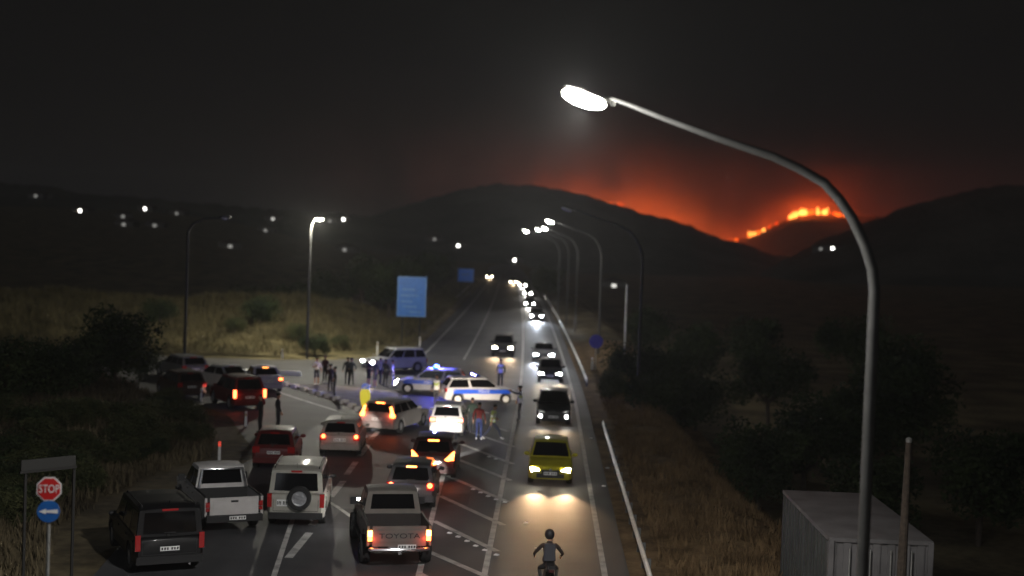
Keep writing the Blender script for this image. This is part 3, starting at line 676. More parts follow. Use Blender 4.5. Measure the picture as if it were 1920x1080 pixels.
# ------------------------------------------------------------------ street lamps
YL = 20.7
PX = at(1640, 540, YL).x
armp = []
for u, v in ((1640, 560), (1635, 520), (1621, 475), (1598, 425), (1572, 387), (1545, 358), (1500, 332), (1450, 309), (1350, 276), (1250, 239), (1180, 212), (1132, 196)):
    p = at(u, v, YL); armp.append((p.x - PX, 0, p.z))
armp = [(0, 0, -.05), (0, 0, 3), (0, 0, 6)] + armp; armp[3] = (0, 0, armp[3][2])
tipx, tipz = armp[-1][0], armp[-1][2]
LT = math.atan2(armp[-2][2] - tipz, armp[-2][0] - tipx)
poledimmed = mat('pole_dimmed', (.065, .065, .062), .5, .2); poleshaded = mat('pole_shaded', (.012, .012, .011), .7)  # same pole grey darkened, night shade put into the colour
def lamp_parts(root, m_lens, poleg=poleg):
    MB().tube(armp, [.10, .098, .092] + [.088, .086, .084, .082, .08, .078, .074, .068, .058, .046, .036, .03], 12).obj('pole', poleg, root)
    MB().box((0, 0, .04), (.42, .42, .08)).box((0, -.105, 1.0), (.14, .03, .5)).obj('base_plate', poleg, root, smooth=False)
    h = MB(); 
    prof = [(-.42, 0, .02), (-.36, .10, .05), (-.1, .14, .075), (.2, .11, .06), (.36, .05, .04), (.42, .03, .02)]
    n = 10; vs = []; fs = []
    for x, wy, hz_ in prof:
        for j in range(n):
            q = math.pi * j / (n - 1); vs.append((x, wy * math.cos(q), hz_ * math.sin(q) + .0))
    for i in range(len(prof) - 1):
        for j in range(n): fs.append((i * n + j, i * n + (j + 1) % n, (i + 1) * n + (j + 1) % n, (i + 1) * n + j))
    h.add(vs, fs); ho = h.obj('lamp_housing', poleg, root, (tipx - .28, 0, tipz + .03)); ho.rotation_euler = (0, -LT, 0); ho.scale = (.84, 1, 1)
    b = MB(); b.ball((0, 0, -.03), (.36, .15, .13), 16, 8); lo = b.obj('lamp_lens', m_lens, root, (tipx - .30, 0, tipz - .02)); lo.rotation_euler = (0, -LT, 0)
    c = MB(); c.box((tipx + .15, 0, tipz - .10), (.07, .05, .09)); c.box((tipx + .15, 0, tipz - .04), (.02, .02, .08)); c.obj('light_sensor', galv, root, smooth=False)
    return root
lampdark = mat('lamp_lens_unlit', (.45, .45, .43), .2, coat=.4)
l1 = lamp_parts(thing('street_lamp', 'tall curved street lamp nearest the bridge with a bright white lens', 'street lamp', (PX, YL, hz(PX, YL) + .05), 0, 'curved street lamps along the right of the road'), lampglow)
LAMPC = (1, .97, .93)
lamp('lamp_bulb', 'POINT', l1, (tipx - .46, -.20, tipz - .04), 2300, LAMPC, .04)
lamp('lamp_beam', 'SPOT', l1, (tipx - .32, 0, tipz - .21), 5800, LAMPC, .05, (tipx - 4.5, 14, 0), 125, 1.0)
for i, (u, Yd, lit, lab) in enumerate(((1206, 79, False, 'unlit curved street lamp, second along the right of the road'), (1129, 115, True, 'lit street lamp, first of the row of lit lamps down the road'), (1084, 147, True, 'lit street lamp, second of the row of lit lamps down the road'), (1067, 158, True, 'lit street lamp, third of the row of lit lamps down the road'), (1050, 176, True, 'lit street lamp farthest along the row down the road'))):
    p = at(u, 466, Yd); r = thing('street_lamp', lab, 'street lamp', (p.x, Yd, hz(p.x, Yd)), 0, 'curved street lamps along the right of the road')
    lamp_parts(r, lampglow if lit else lampdark, poledimmed if lit else poleshaded); 
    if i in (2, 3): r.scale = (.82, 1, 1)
    if lit and i != 3: lamp('lamp_bulb', 'POINT', r, (tipx - .40, 0, tipz - .25), 1300, LAMPC, .06)
def left_lamp(lab, base, head, lit, arm):
    p = G(*base); t = at(*head, p.y); zt = t.z - hz(p.x, p.y); r = thing('street_lamp', lab, 'street lamp', (p.x, p.y, hz(p.x, p.y)), 0, 'street lamps on the left of the road')
    ax = t.x - p.x
    MB().tube([(0, 0, -.05), (0, 0, 4), (0, 0, zt - 1.0), (ax * .15, 0, zt - .45), (ax * .5, 0, zt - .1), (ax, 0, zt)], [.11, .10, .085, .075, .06, .045], 10).obj('pole', poledimmed if lit else poleshaded, r)
    MB().box((ax + .2, 0, zt + .06), (.7, .28, .10)).obj('lamp_housing', poledimmed if lit else poleshaded, r, smooth=False)
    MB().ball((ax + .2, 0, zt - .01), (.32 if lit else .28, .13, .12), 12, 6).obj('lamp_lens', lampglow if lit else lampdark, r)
    if lit:
        lamp('lamp_bulb', 'POINT', r, (ax + .2, 0, zt - .2), 7000, (1, .95, .80), .1)
left_lamp('lit street lamp standing at the foot of the dry grass bank', (575, 672), (594, 410), True, 0)
left_lamp('unlit street lamp rising behind the dull grey estate car', (345, 700), (416, 408), False, 0)
# ------------------------------------------------------------------ crash barriers
dullpost = mat('post_steel', (.12, .12, .115), .6, .2)
galvpale = mat('galvanised_pale', (.74, .73, .70), .4, .15, noise=.2, scale=2)
def barrier(label, pts, posts, zt=.72):
    r = thing('crash_barrier', label, 'crash barrier', (pts[0][0], pts[0][1], 0)); ox, oy = pts[0]
    prof = [(0, -.155), (.03, -.11), (-.045, -.07), (-.045, -.03), (.03, 0), (-.045, .03), (-.045, .07), (.03, .11), (0, .155)]
    for a, c in zip(pts, pts[1:]):
        b = MB(); vs = []; fs = []; n = len(prof)
        for p in (a, c):
            for q in (0, .006):
                for dx, dz in prof: vs.append((p[0] - ox + dx + q, p[1] - oy, (p[2] if len(p) > 2 else zt) - .155 + dz))
        for j in range(n - 1):
            fs += [(j, j + 1, 2 * n + j + 1, 2 * n + j), (n + j + 1, n + j, 3 * n + j, 3 * n + j + 1)]
        fs += [(0, 2 * n, 3 * n, n), (n - 1, 2 * n - 1, 4 * n - 1, 3 * n - 1)]
        b.add(vs, fs).obj('beam', galvpale, r, ang=60)
    for (x, y) in posts:
        MB().box((x - ox + .085, y - oy, .33), (.10, .14, .72)).obj('post', dullpost, r, smooth=False)
ys1 = list(np.arange(18, 65, 4.0)) + [65]
barrier('near crash barrier along the right verge, ending beside the black crossover', [(2.92, y) for y in ys1] + [(3.02, 67.5, .34)], [(2.92, y) for y in np.arange(20, 66, 2.0)])
ys2 = list(np.arange(86, 345, 7.0)); bx = lambda y: 2.82 + curve(y)
barrier('far crash barrier bending left beside the line of oncoming cars', [(bx(y), y) for y in ys2], [(bx(y), y) for y in np.arange(88, 340, 4.0)])
ys3 = list(np.arange(214, 300, 6.0)); lx = lambda y: -12.0 + curve(y)
barrier('short crash barrier on the left below the small blue sign', [(lx(y), y) for y in ys3], [(lx(y), y) for y in np.arange(216, 290, 6.0)])
# ------------------------------------------------------------------ signs, posts, studs
signblue = glow('sign_blue', (.02, .10, .36), 0) if False else mat('sign_blue', (.016, .12, .42), .4, noise=.15, scale=3)
signred = mat('sign_red', (.62, .02, .02), .4); signwhite = mat('sign_white', (.85, .85, .84), .4)
signgrey = mat('sign_back', (.25, .25, .25), .5, .5); yellowm = glow('lit_bollard_yellow', (.85, .74, .03), .42)
Ys = 22.0
ps = at(93, 917, Ys); pa = at(90, 959, Ys); sx = (ps.x + pa.x) / 2
st = thing('stop_sign', 'red octagonal STOP sign above a round blue arrow sign on a thin post', 'road sign', (sx, Ys, 0), R(12))
MB().tube([(0, .05, -.5), (0, .05, ps.z + .15)], .03, 8).obj('post', galv, st)
def ngon(n, r, rot=0): return [(r * math.cos(2 * math.pi * i / n + rot), r * math.sin(2 * math.pi * i / n + rot)) for i in range(n)]
o8 = MB().prism([(x, z + ps.z) for x, z in ngon(8, .215, math.pi / 8)], 0, .012).obj('octagon_panel', signwhite, st, smooth=False)
MB().prism([(x, z + ps.z) for x, z in ngon(8, .192, math.pi / 8)], -.004, .006).obj('red_face', signred, o8, smooth=False)
t = link('lettering', text_mesh('STOP', .175, .002), o8, (0, -.007, ps.z - .002)); t.rotation_euler = (math.pi / 2, 0, 0); t.data.materials.append(signwhite); t.scale = (.80, 1.12, 1)
bl = MB().prism([(x, z + pa.z) for x, z in ngon(32, .185)], 0, .012).obj('round_panel', signblue, st, smooth=False)
MB().prism([(x, z + pa.z) for x, z in ((.15, -.035), (.15, .035), (-.04, .018), (-.04, .045), (-.155, .0), (-.04, -.045), (-.04, -.018))], -.005, .004).obj('arrow', signwhite, bl, smooth=False)
# street name board left of the signs, seen from behind at a slant
p0 = at(40, 868, 30.5); p1 = at(140, 876, 31.5); bd = thing('name_board', 'low dark board on two posts behind the STOP sign', 'board', (p0.x, p0.y, 0))
dv = p1 - p0; ang = math.atan2(dv.y, dv.x)
MB().box((dv.x / 2, dv.y / 2, p0.z - .07), (dv.length, .05, .26), ang).obj('board_panel', mat('board_dark', (.02, .02, .018), .6), bd, smooth=False)
dg_ = mat('dull_steel', (.014, .013, .012), .7, .1)
MB().box((dv.x / 2, dv.y / 2, p0.z - .22), (dv.length + .06, .08, .06), ang).obj('bottom_rail', dg_, bd, smooth=False)
for f in (.06, .97): MB().box((dv.x * f, dv.y * f + .07, (p0.z - .2) / 2), (.06, .05, p0.z - .0), ang).obj('post', dg_, bd, smooth=False)
def bigsign(lab, base, tl, br, rows):
    g = G(*base); Yd = g.y; a, c = at(*tl, Yd), at(*br, Yd); r = thing('direction_sign', lab, 'road sign', (g.x, Yd, 0)); ox = g.x
    MB().box(((a.x + c.x) / 2 - ox, 0, (a.z + c.z) / 2), (c.x - a.x, .06, a.z - c.z)).obj('sign_panel', signblue if len(rows) > 1 else mat('sign_blue_lit', (.04, .24, .95), .4), r, smooth=False)  # brighter blue copy: returned light put into the small sign's colour
    bo = MB(); W_, H_ = c.x - a.x, a.z - c.z; mx, mz = (a.x + c.x) / 2 - ox, (a.z + c.z) / 2
    for s in (1, -1): bo.box((mx + s * (W_ / 2 - .06), -.036, mz), (.06, .01, H_ - .06)); 
    for s in (1, -1): bo.box((mx, -.036, mz + s * (H_ / 2 - .06)), (W_ - .18, .01, .06))
    palebl = mat('sign_pale', (.10, .22, .42), .4)
    bo.obj('border', palebl, r, smooth=False)
    for x0, x1, z in rows:
        b = MB(); n = max(2, int((x1 - x0) * W_ / .2)); xx = x0 * W_
        while xx < x1 * W_ - .06:
            ww = random.uniform(.10, .2); b.box((a.x - ox + xx + ww / 2, -.036, c.z + z * H_), (ww, .01, random.uniform(.10, .16))); xx += ww + .05
        o = b.obj('place_name_row', palebl, r, smooth=False); o['kind'] = 'stuff'
    for f in (.2, .8): MB().tube([(a.x - ox + W_ * f, .09, -.3), (a.x - ox + W_ * f, .09, a.z - .1)], .06, 8).obj('post', poleshaded, r)
bigsign('large tall blue direction sign with faint rows of place names', (772, 648), (746, 518), (798, 595), [(.18, .62, .68), (.12, .72, .53), (.15, .5, .38), (.2, .7, .25), (.45, .85, .12)])
bigsign('small blue direction sign further up the left of the road', (873, 565), (859, 503), (888, 529), [(.2, .7, .55)])
# keep-left bollard on the island nose
g = G(684, 769); kb_ = thing('traffic_bollard', 'glowing yellow bollard with a blue round sign on top at the island nose', 'bollard', (g.x, g.y, .11))
MB().prism([(-.14, 0), (.14, 0), (.27, .55), (.27, .85), (.17, 1.02), (-.17, 1.02), (-.27, .85), (-.27, .55)], -.09, .09).obj('shell', yellowm, kb_, ang=20)
MB().prism([(x, z + 1.13) for x, z in ngon(24, .21)], -.06, .05).obj('round_sign', glow('lit_bollard_blue', (.16, .24, .75), .25), kb_, smooth=False)
MB().prism([(.10, 1.24), (.13, 1.21), (-.03, 1.07), (.02, 1.02), (-.12, 1.02), (-.12, 1.16), (-.07, 1.11)], -.068, -.058).obj('arrow', signwhite, kb_, smooth=False)
MB().box((0, 0, .02), (.5, .4, .06)).obj('foot_plate', plastic, kb_, smooth=False)
# round blue sign by the far barrier, white pole, short white posts, red topped marker
g = G(1116, 693); rs = thing('round_sign', 'round blue sign on a post beyond the far crash barrier', 'road sign', (g.x, g.y, hz(g.x, g.y)))
MB().tube([(0, .05, -.1), (0, .05, 2.6)], .04, 8).obj('post', galv, rs); MB().prism([(x, z + 2.15) for x, z in ngon(28, .52)], 0, .02).obj('round_panel', mat('sign_violet', (.06, .05, .40), .5), rs, smooth=False)
p = at(1178, 470, 104); zt = at(1180, 535, 104).z; wp = thing('white_pole', 'slim white pole standing right of the round blue sign', 'pole', (p.x, 104, hz(p.x, 104)))
z0 = hz(p.x, 104)
MB().tube([(0, 0, -.1), (0, 0, zt - z0)], .07, 10).obj('shaft', whitep, wp); MB().lathe([(.085, zt - z0 - .1), (.085, zt - z0 + .03), (0, zt - z0 + .06)], 10).obj('cap', whitep, wp)
for i, (z_, h_) in enumerate(((zt - z0 - 1.0, .9), (zt - z0 - 3.0, 1.3))): MB().lathe([(.076, z_ - h_ / 2), (.076, z_ + h_ / 2)], 10).obj('reflective_band', signwhite, wp)
def marker(lab, u, v, h, red=False, w=.11, grp='white marker posts beside the road'):
    g = G(u, v); z = hz(g.x, g.y); 
    if z > .3:                       # on the bank: walk along the sight line to where it meets the ground
        d = ray(u, v)
        for k in range(600):
            t = 20 + k * .3; q = Vector((d.x * t, d.y * t, CAMH + d.z * t))
            if q.z <= hz(q.x, q.y): break
        g = q; z = hz(q.x, q.y)
    r = thing('marker_post', lab, 'marker post', (g.x, g.y, z - .03), 0, grp)
    MB().box((0, 0, h / 2), (w, .05, h), tx=.92).obj('shaft', signwhite if not red else whitep, r, smooth=False)
    if red: MB().box((0, 0, h + .1), (w * .94, .052, .2), tx=.9).obj('glowing_red_reflector', glow('glowing_red_reflector', (1, .1, .06), .45), r, smooth=False)  # the reflector emits red, thrown-back light put into its emission
    else: MB().box((0, -.03, h - .17), (w * .7, .012, .1)).obj('reflector_strip', mat('amber_reflector', (.5, .3, .1), .3), r, smooth=False)
marker('marker post with a red top above the white pickup', 411, 868, .72, True)
marker('white marker post in front of the dark red off-roader', 461, 799, .78)
marker('white marker post at the bend of the bank by the dark hatchback', 377, 752, .75)
marker('white marker post at the bank foot left of the lit lamp', 529, 672, .75)
marker('white marker post behind the bystanders near the pale people carrier', 707, 668, 1.2)
marker('short white marker post under the large blue sign', 787, 650, .9)
marker('white marker post just left of the pale people carrier roof', 700, 682, .8)
marker('short white post beyond the far barrier below the round blue sign', 1110, 692, .9, w=.16)
marker('short pale post right of the slim white pole', 1190, 690, 1.0, w=.2)
stud = MB().box((0, 0, .014), (.13, .11, .03), tx=.7, ty=.7).mesh('road_stud', signwhite, smooth=False)
for i, (u, v) in enumerate(((843, 1000), (859, 1007), (876, 1015), (892, 1024), (909, 1032), (931, 1041), (887, 918), (901, 924), (915, 931), (930, 937), (947, 942), (917, 857), (930, 861), (1108, 822), (1139, 878), (1132, 912), (986, 981))):
    g = G(u, v); o = link('road_stud', stud, None, (g.x, g.y, .003), R(-25)); o.scale = (1.15,) * 3
    row = 'bottom row' if i < 6 else ('middle row' if i < 11 else 'upper row')
    tag(o, 'white road stud in the %s of the hatched area, %s from its left' % (row, ORD[i if i < 6 else i - 6 if i < 11 else i - 11]) if i < 13 else ('white road stud on the right shoulder nearest the black crossover', 'white road stud on the right shoulder beside the yellow green hatchback', 'white road stud on the right shoulder in front of the yellow green hatchback', 'white road stud in the lane between motorcycle and yellow green hatchback')[i - 13], 'road stud', 'white road studs on the carriageway')
# wooden pole and pale container on the right
Yp = 29.0; a = at(1694, 822, Yp); bse = at(1690, 1080, Yp); zg = hz(a.x, Yp)
wd = thing('wooden_pole', 'dark wooden pole in front of the pale container', 'pole', (bse.x, Yp, zg))
MB().tube([(-.02, 0, -.3), (0, 0, 1.6), (.03, 0, a.z - zg - .02)], [.13, .11, .06], 10).obj('shaft', barkmat, wd); MB().lathe([(.065, a.z - zg - .08), (.068, a.z - zg), (0, a.z - zg + .04)], 10, c=(.03, 0, 0)).obj('cap', galv, wd)
A_, B_ = at(1555, 1006, 30.4), at(1748, 1012, 30.4); zc0 = A_.z - 2.55
ct = thing('container', 'pale steel container below the road behind the wooden pole', 'container', (A_.x, 30.4, zc0))
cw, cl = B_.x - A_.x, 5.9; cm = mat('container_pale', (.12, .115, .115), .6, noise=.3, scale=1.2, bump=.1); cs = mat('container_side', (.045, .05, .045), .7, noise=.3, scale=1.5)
fw = MB()
for i in range(14):
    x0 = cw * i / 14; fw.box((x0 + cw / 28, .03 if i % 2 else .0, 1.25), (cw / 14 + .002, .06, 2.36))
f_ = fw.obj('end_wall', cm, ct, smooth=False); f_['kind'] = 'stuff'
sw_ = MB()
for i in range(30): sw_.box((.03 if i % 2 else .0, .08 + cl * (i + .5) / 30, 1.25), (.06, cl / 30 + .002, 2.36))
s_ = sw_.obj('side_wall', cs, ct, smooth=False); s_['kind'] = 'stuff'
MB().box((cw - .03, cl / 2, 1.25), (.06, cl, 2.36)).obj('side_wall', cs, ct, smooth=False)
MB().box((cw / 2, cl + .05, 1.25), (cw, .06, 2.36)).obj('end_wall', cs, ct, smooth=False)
MB().box((cw / 2, cl / 2, 2.49), (cw + .04, cl + .1, .09)).obj('roof', cm, ct, smooth=False)
for x_ in (.04, cw - .04): MB().box((x_, -.02, 1.25), (.12, .14, 2.5)).obj('corner_post', cm, ct, smooth=False)
for i in range(4): MB().tube([(cw * (.2 + .2 * i), -.07, .2), (cw * (.2 + .2 * i), -.07, 2.3)], .018, 6).obj('locking_bar', galv, ct)
# ------------------------------------------------------------------ vegetation
def leaf_crown(n, rad, lobes, leaf, seed, flat=1.0):
    rnd = random.Random(seed); b = MB(); cs_ = []
    for i in range(lobes):
        a = rnd.uniform(0, 6.28); rr = rnd.uniform(.15, .75) * rad
        cs_.append((rr * math.cos(a), rr * math.sin(a), rnd.uniform(-.45, .6) * rad * flat, rnd.uniform(.32, .62) * rad))
    vs, fs = [], []
    for i in range(n):
        cx, cy, cz, cr_ = rnd.choice(cs_); d = Vector((rnd.gauss(0, 1), rnd.gauss(0, 1), rnd.gauss(0, 1))).normalized() * cr_ * (rnd.random() ** .4)
        p = Vector((cx, cy, cz)) + d; s = leaf * rnd.uniform(.6, 1.5)
        u = Vector((rnd.gauss(0, 1), rnd.gauss(0, 1), rnd.gauss(0, .7))).normalized(); w_ = u.cross(Vector((rnd.gauss(0, 1), rnd.gauss(0, 1), rnd.gauss(0, 1)))).normalized()
        k = len(vs); vs += [p - u * s, p + w_ * s * .45, p + u * s, p - w_ * s * .45]; fs.append((k, k + 1, k + 2, k + 3))
    b.add(vs, fs); return b
CROWNS = {}
def plant(name, lab, cat, x, y, rad, hgt, variant, mtl, grp, z=None, trunk=True, flat=1.0):
    z = hz(x, y) if z is None else z
    r = thing(name, lab, cat, (x, y, z - .05), random.uniform(0, 6.28), grp)
    key = (variant, mtl.name)
    if key not in CROWNS: CROWNS[key] = leaf_crown(5200, 1.0, 13, .052, variant, .9).mesh('crown', mtl, smooth=False, fix=False)
    c = link('crown', CROWNS[key], r, (0, 0, hgt)); c.scale = (rad, rad, rad * flat)
    t = MB(); th = hgt * .95
    t.tube([(0, 0, -.2), (.03 * hgt, 0, th * .5), (0, .04 * hgt, th)], [.05 * rad + .03, .04 * rad + .02, .02 * rad + .01], 7)
    for q in range(4):
        a = q * 1.6 + variant; t.tube([(.02 * hgt, 0, th * .55), (rad * .35 * math.cos(a), rad * .35 * math.sin(a), th * .8), (rad * .6 * math.cos(a), rad * .6 * math.sin(a), th + rad * .2)], [.03 * rad + .015, .02 * rad + .01, .008], 5)
    t.obj('trunk', barkmat, r); return r
def on_bank(u, v):
    d = ray(u, v)
    for k in range(2000):
        t = 20 + k * .2; q = Vector((d.x * t, d.y * t, CAMH + d.z * t))
        if q.z <= hz(q.x, q.y): return q
    return q
# the big dark bush on the left bank
for u, v, rad, hg, lab in ((215, 720, 2.2, 2.0, 'big dark bush standing highest on the near left bank'), (165, 728, 1.5, 1.3, 'dark bush leaning against the left of the big bank bush'), (262, 716, 1.2, 1.2, 'dark bush on the right shoulder of the big bank bush'), (90, 745, 1.7, 1.1, 'low dark bush at the far left of the near bank'), (20, 755, 1.8, 1.2, 'low dark bush cut by the left picture edge')):
    q = on_bank(u, v); plant('bush', lab, 'bush', q.x, q.y, rad, hg, 3, leafdark, 'dark bushes on the near left bank')
rnd = random.Random(5)
cnt = 0
for i in range(140):
    u, v = rnd.uniform(-40, 500), rnd.uniform(760, 990); q = on_bank(u, v)
    if foot(q.y) - q.x < 1.0 or q.y > 72: continue
    plant('bank_shrub', 'low dry shrub growing on the slope of the near left bank', 'shrub', q.x, q.y, rnd.uniform(.5, 1.15), rnd.uniform(.25, .55), rnd.choice((1, 2, 3)), rnd.choice((leafdark, leafolive, leafolive)), 'low shrubs on the near left bank', flat=.7); cnt += 1
    if cnt > 60: break
for u, v, rad, lab in ((590, 668, 1.2, 'dark shrub at the foot of the lit street lamp'), (485, 612, 1.7, 'dark shrub in the dip of the grass bank'), (560, 640, 1.0, 'thin dark shrub halfway up the grass bank'), (440, 625, .9, 'small dark shrub alone on the grass bank face'), (300, 610, 1.5, 'dark shrub high on the left of the grass bank'), (640, 655, .8, 'small shrub near the bank foot right of the lamp')):
    q = on_bank(u, v); plant('shrub', lab, 'shrub', q.x, q.y, rad, rad * .8, 2, leafdark if rad > 1 else leafolive, 'shrubs on the grass bank', flat=.9)
for i, (x, y, rad, hg) in enumerate(((-15.5, 131, 2.6, 3.6), (-19, 136, 2.8, 3.4), (-24, 142, 3.0, 3.0), (-15.8, 146, 2.4, 3.8), (-17, 160, 2.6, 4.0), (-16.5, 178, 2.6, 4.4), (-17.5, 200, 3.0, 4.5), (-19, 225, 3.0, 4.6), (-21, 255, 3.4, 5.0), (-28, 150, 3.0, 3.4), (-35, 158, 3.2, 3.4))):
    plant('roadside_tree', 'dark leafy tree behind the blue signs, %s in order of distance from the bridge' % ORD[i], 'tree', x, y, rad, hg, 1 + i % 3, leafdark, 'trees behind the blue signs')
for x, y, rad, hg, m_, lab in ((4.0, 80.5, 1.25, .8, leafolive, 'lit olive bush at the gap between the two crash barriers'), (5.6, 84, 1.9, 1.7, leafdark, 'dark bush overhanging the start of the far crash barrier'), (7.6, 88, 2.4, 2.2, leafdark, 'broad dark bush right of the far crash barrier'), (6.2, 76, 1.6, .9, leafdark, 'dark bush behind the lit olive bush'), (10.5, 92, 2.6, 2.0, leafdark, 'rounded dark tree below the slim white pole'), (3.8 - 3.5, 235, 3.2, 3.2, leafolive, 'pale rounded tree above the far end of the barrier'), (-1.0, 262, 3.0, 2.6, leafolive, 'rounded tree far off behind the pale rounded tree')):
    plant('verge_tree', lab, 'tree', x, y, rad, hg, 2 if rad < 2 else 1, m_, 'trees and bushes right of the road')
for i, (x, y, rad, hg) in enumerate(((9.8, 60, 2.2, 2.5), (13, 66, 2.8, 3.2), (17, 72, 3, 3.4), (22, 80, 3.2, 3.8), (16, 95, 3, 3.5), (12, 48, 1.6, 1.6), (13.5, 55, 2.2, 2.4), (26, 100, 3.4, 4), (14, 120, 3, 3.4), (20, 130, 3.2, 3.6), (30, 130, 3.6, 4), (9.5, 130, 2.6, 2.8), (19, 58, 2.6, 3))):
    plant('valley_tree', 'dark tree in the unlit hollow right of the road', 'tree', x, y, rad, hg, 1 + i % 3, leafdark, 'trees in the dark hollow on the right')
# dry grass, nobody could count it
def grass(name, lab, pts, hgt, m_, seed):
    rnd = random.Random(seed); b = MB(); vs, fs = [], []
    for x, y, s in pts:
        z = hz(x, y)
        for k in range(5):
            a = rnd.uniform(0, 6.28); l = hgt * s * rnd.uniform(.5, 1.2); w_ = .025 * s + .01; dx, dy = math.cos(a), math.sin(a); bx_, by_ = x + rnd.gauss(0, .12), y + rnd.gauss(0, .12)
            k0 = len(vs); vs += [(bx_ - dy * w_, by_ + dx * w_, z - .04), (bx_ + dy * w_, by_ - dx * w_, z - .04), (bx_ + dx * l * rnd.uniform(.2, .7), by_ + dy * l * rnd.uniform(.2, .7), z + l)]
            fs.append((k0, k0 + 1, k0 + 2))
    b.add(vs, fs); o = b.obj(name, m_, smooth=False, fix=False); tag(o, lab, None, None, 'stuff'); return o
rnd = random.Random(11); P = []
for i in range(9000):
    y = rnd.uniform(22, 90); e = 3.3; x = rnd.uniform(3.6, 9.5 if y < 60 else 8)
    q = float(lnoise(np.array(x * 4.), np.array(y * 2.6)))
    if q > -.25 + rnd.uniform(-.3, .3): P.append((x, y, rnd.uniform(.35, 1.0) * (1.1 + .5 * q)))
grass('verge_grass', 'dry brown grass on the right verge', P, .38, drygrass_brown, 1)
P = []
for i in range(16000):
    y = rnd.uniform(99, 138); x = rnd.uniform(-95, -13); P.append((x, y, rnd.uniform(.6, 1.5)))
P = [p for p in P if hz(p[0], p[1]) > .05]
grass('bank_grass', 'tall dry grass on the bank across the side road', P, .55, drygrass, 2)
P = []
for i in range(12000):
    y = rnd.uniform(26, 72); f = float(foot(y)); x = f - rnd.uniform(.2, 22); P.append((x, y, rnd.uniform(.5, 1.4)))
grass('slope_grass', 'dark weeds covering the near left bank', P, .4, earth, 3)
P = []
for i in range(3000):
    y = rnd.uniform(118, 330); x = -11.6 + curve(y) - rnd.uniform(0, 4); P.append((x, y, rnd.uniform(.6, 1.5)))
grass('verge_grass', 'dry grass along the left of the far road', P, .5, drygrass, 4)
# ------------------------------------------------------------------ people
skin = mat('skin', (.36, .20, .13), .6); hairm = mat('hair_dark', (.012, .009, .007), .7)
shoe_w = mat('shoe_white', (.75, .75, .75), .5); shoe_d = mat('shoe_dark', (.02, .02, .02), .6)
def cloth(n, c): return mat('cloth_' + n, c, .9, noise=.15, scale=12)
hivis = mat('hivis_yellow', (.50, .62, .16), .7); hivis_w = mat('hivis_silver', (.88, .88, .88), .4)
POSES = {
 'stand':  dict(hip=((.09, 0), (-.09, 0)), foot=((.11, .02), (-.11, 0)), el=((.27, -.02, 1.15), (-.27, -.02, 1.15)), wr=((.29, .07, .90), (-.29, .07, .90))),
 'hips':   dict(foot=((.15, .02), (-.15, 0)), el=((.40, -.07, 1.17), (-.40, -.07, 1.17)), wr=((.22, .08, 1.02), (-.22, .08, 1.02))),
 'folded': dict(foot=((.11, .02), (-.12, 0)), el=((.26, .08, 1.15), (-.26, .08, 1.15)), wr=((-.06, .24, 1.20), (.06, .26, 1.16))),
 'walk':   dict(foot=((.09, .34), (-.09, -.34)), el=((.27, -.14, 1.17), (-.27, .06, 1.16)), wr=((.28, -.12, .92), (-.28, .26, 1.0))),
 'stride': dict(foot=((.09, .46), (-.09, -.44)), el=((.27, -.18, 1.17), (-.27, .08, 1.18)), wr=((.28, -.2, .93), (-.26, .30, 1.06)), lean=.16, drop=.10),
 'wave':   dict(foot=((.13, .02), (-.13, 0)), el=((.30, .05, 1.2), (-.38, .22, 1.40)), wr=((.28, .14, .95), (-.34, .48, 1.52))),
 'phone':  dict(foot=((.11, .02), (-.11, .03)), el=((.27, .02, 1.14), (-.26, .05, 1.14)), wr=((.12, .30, 1.24), (-.28, .10, .92))),
 'ride':   dict(foot=((.20, .10), (-.20, .10)), knee=((.24, .32, .62), (-.24, .32, .62)), el=((.38, .22, 1.14), (-.38, .22, 1.14)), wr=((.36, .50, 1.02), (-.36, .50, 1.02)), lean=.22, drop=.12, footz=.28),
}
def hand_mb(b, wr, el, out, k):
    wr, el = Vector(wr), Vector(el); d = (wr - el).normalized(); n = Vector(out); n = (n - d * n.dot(d)).normalized(); t = d.cross(n)
    def seg(p, q, r0, r1): b.tube([p, (p + q) / 2, q], [r0, (r0 + r1) / 2, r1], 5, k)
    c0, c1 = wr - d * .01, wr + d * .085
    vs = []
    for c, wd, th in ((c0, .026, .020), ((c0 + c1) / 2, .040, .016), (c1, .042, .013)):
        for a, e in ((1, 1), (-1, 1), (-1, -1), (1, -1)): vs.append(c + t * wd * a + n * th * e)
    b.add(vs, [(0, 1, 2, 3), (11, 10, 9, 8)] + [(i * 4 + j, i * 4 + (j + 1) % 4, (i + 1) * 4 + (j + 1) % 4, (i + 1) * 4 + j) for i in (0, 1) for j in range(4)], k)
    for i, ln in enumerate((.066, .078, .072, .056)):
        base = c1 + t * (.032 - i * .021); mid = base + d * ln * .55 - n * .006; end = mid + d * ln * .45 - n * .02
        b.tube([base, mid, end], [.0095, .0088, .0065], 5, k)
    tb = c0 + d * .025 + t * .035; b.tube([tb, tb + t * .03 + d * .03 - n * .01, tb + t * .032 + d * .062 - n * .02], [.012, .011, .008], 5, k)
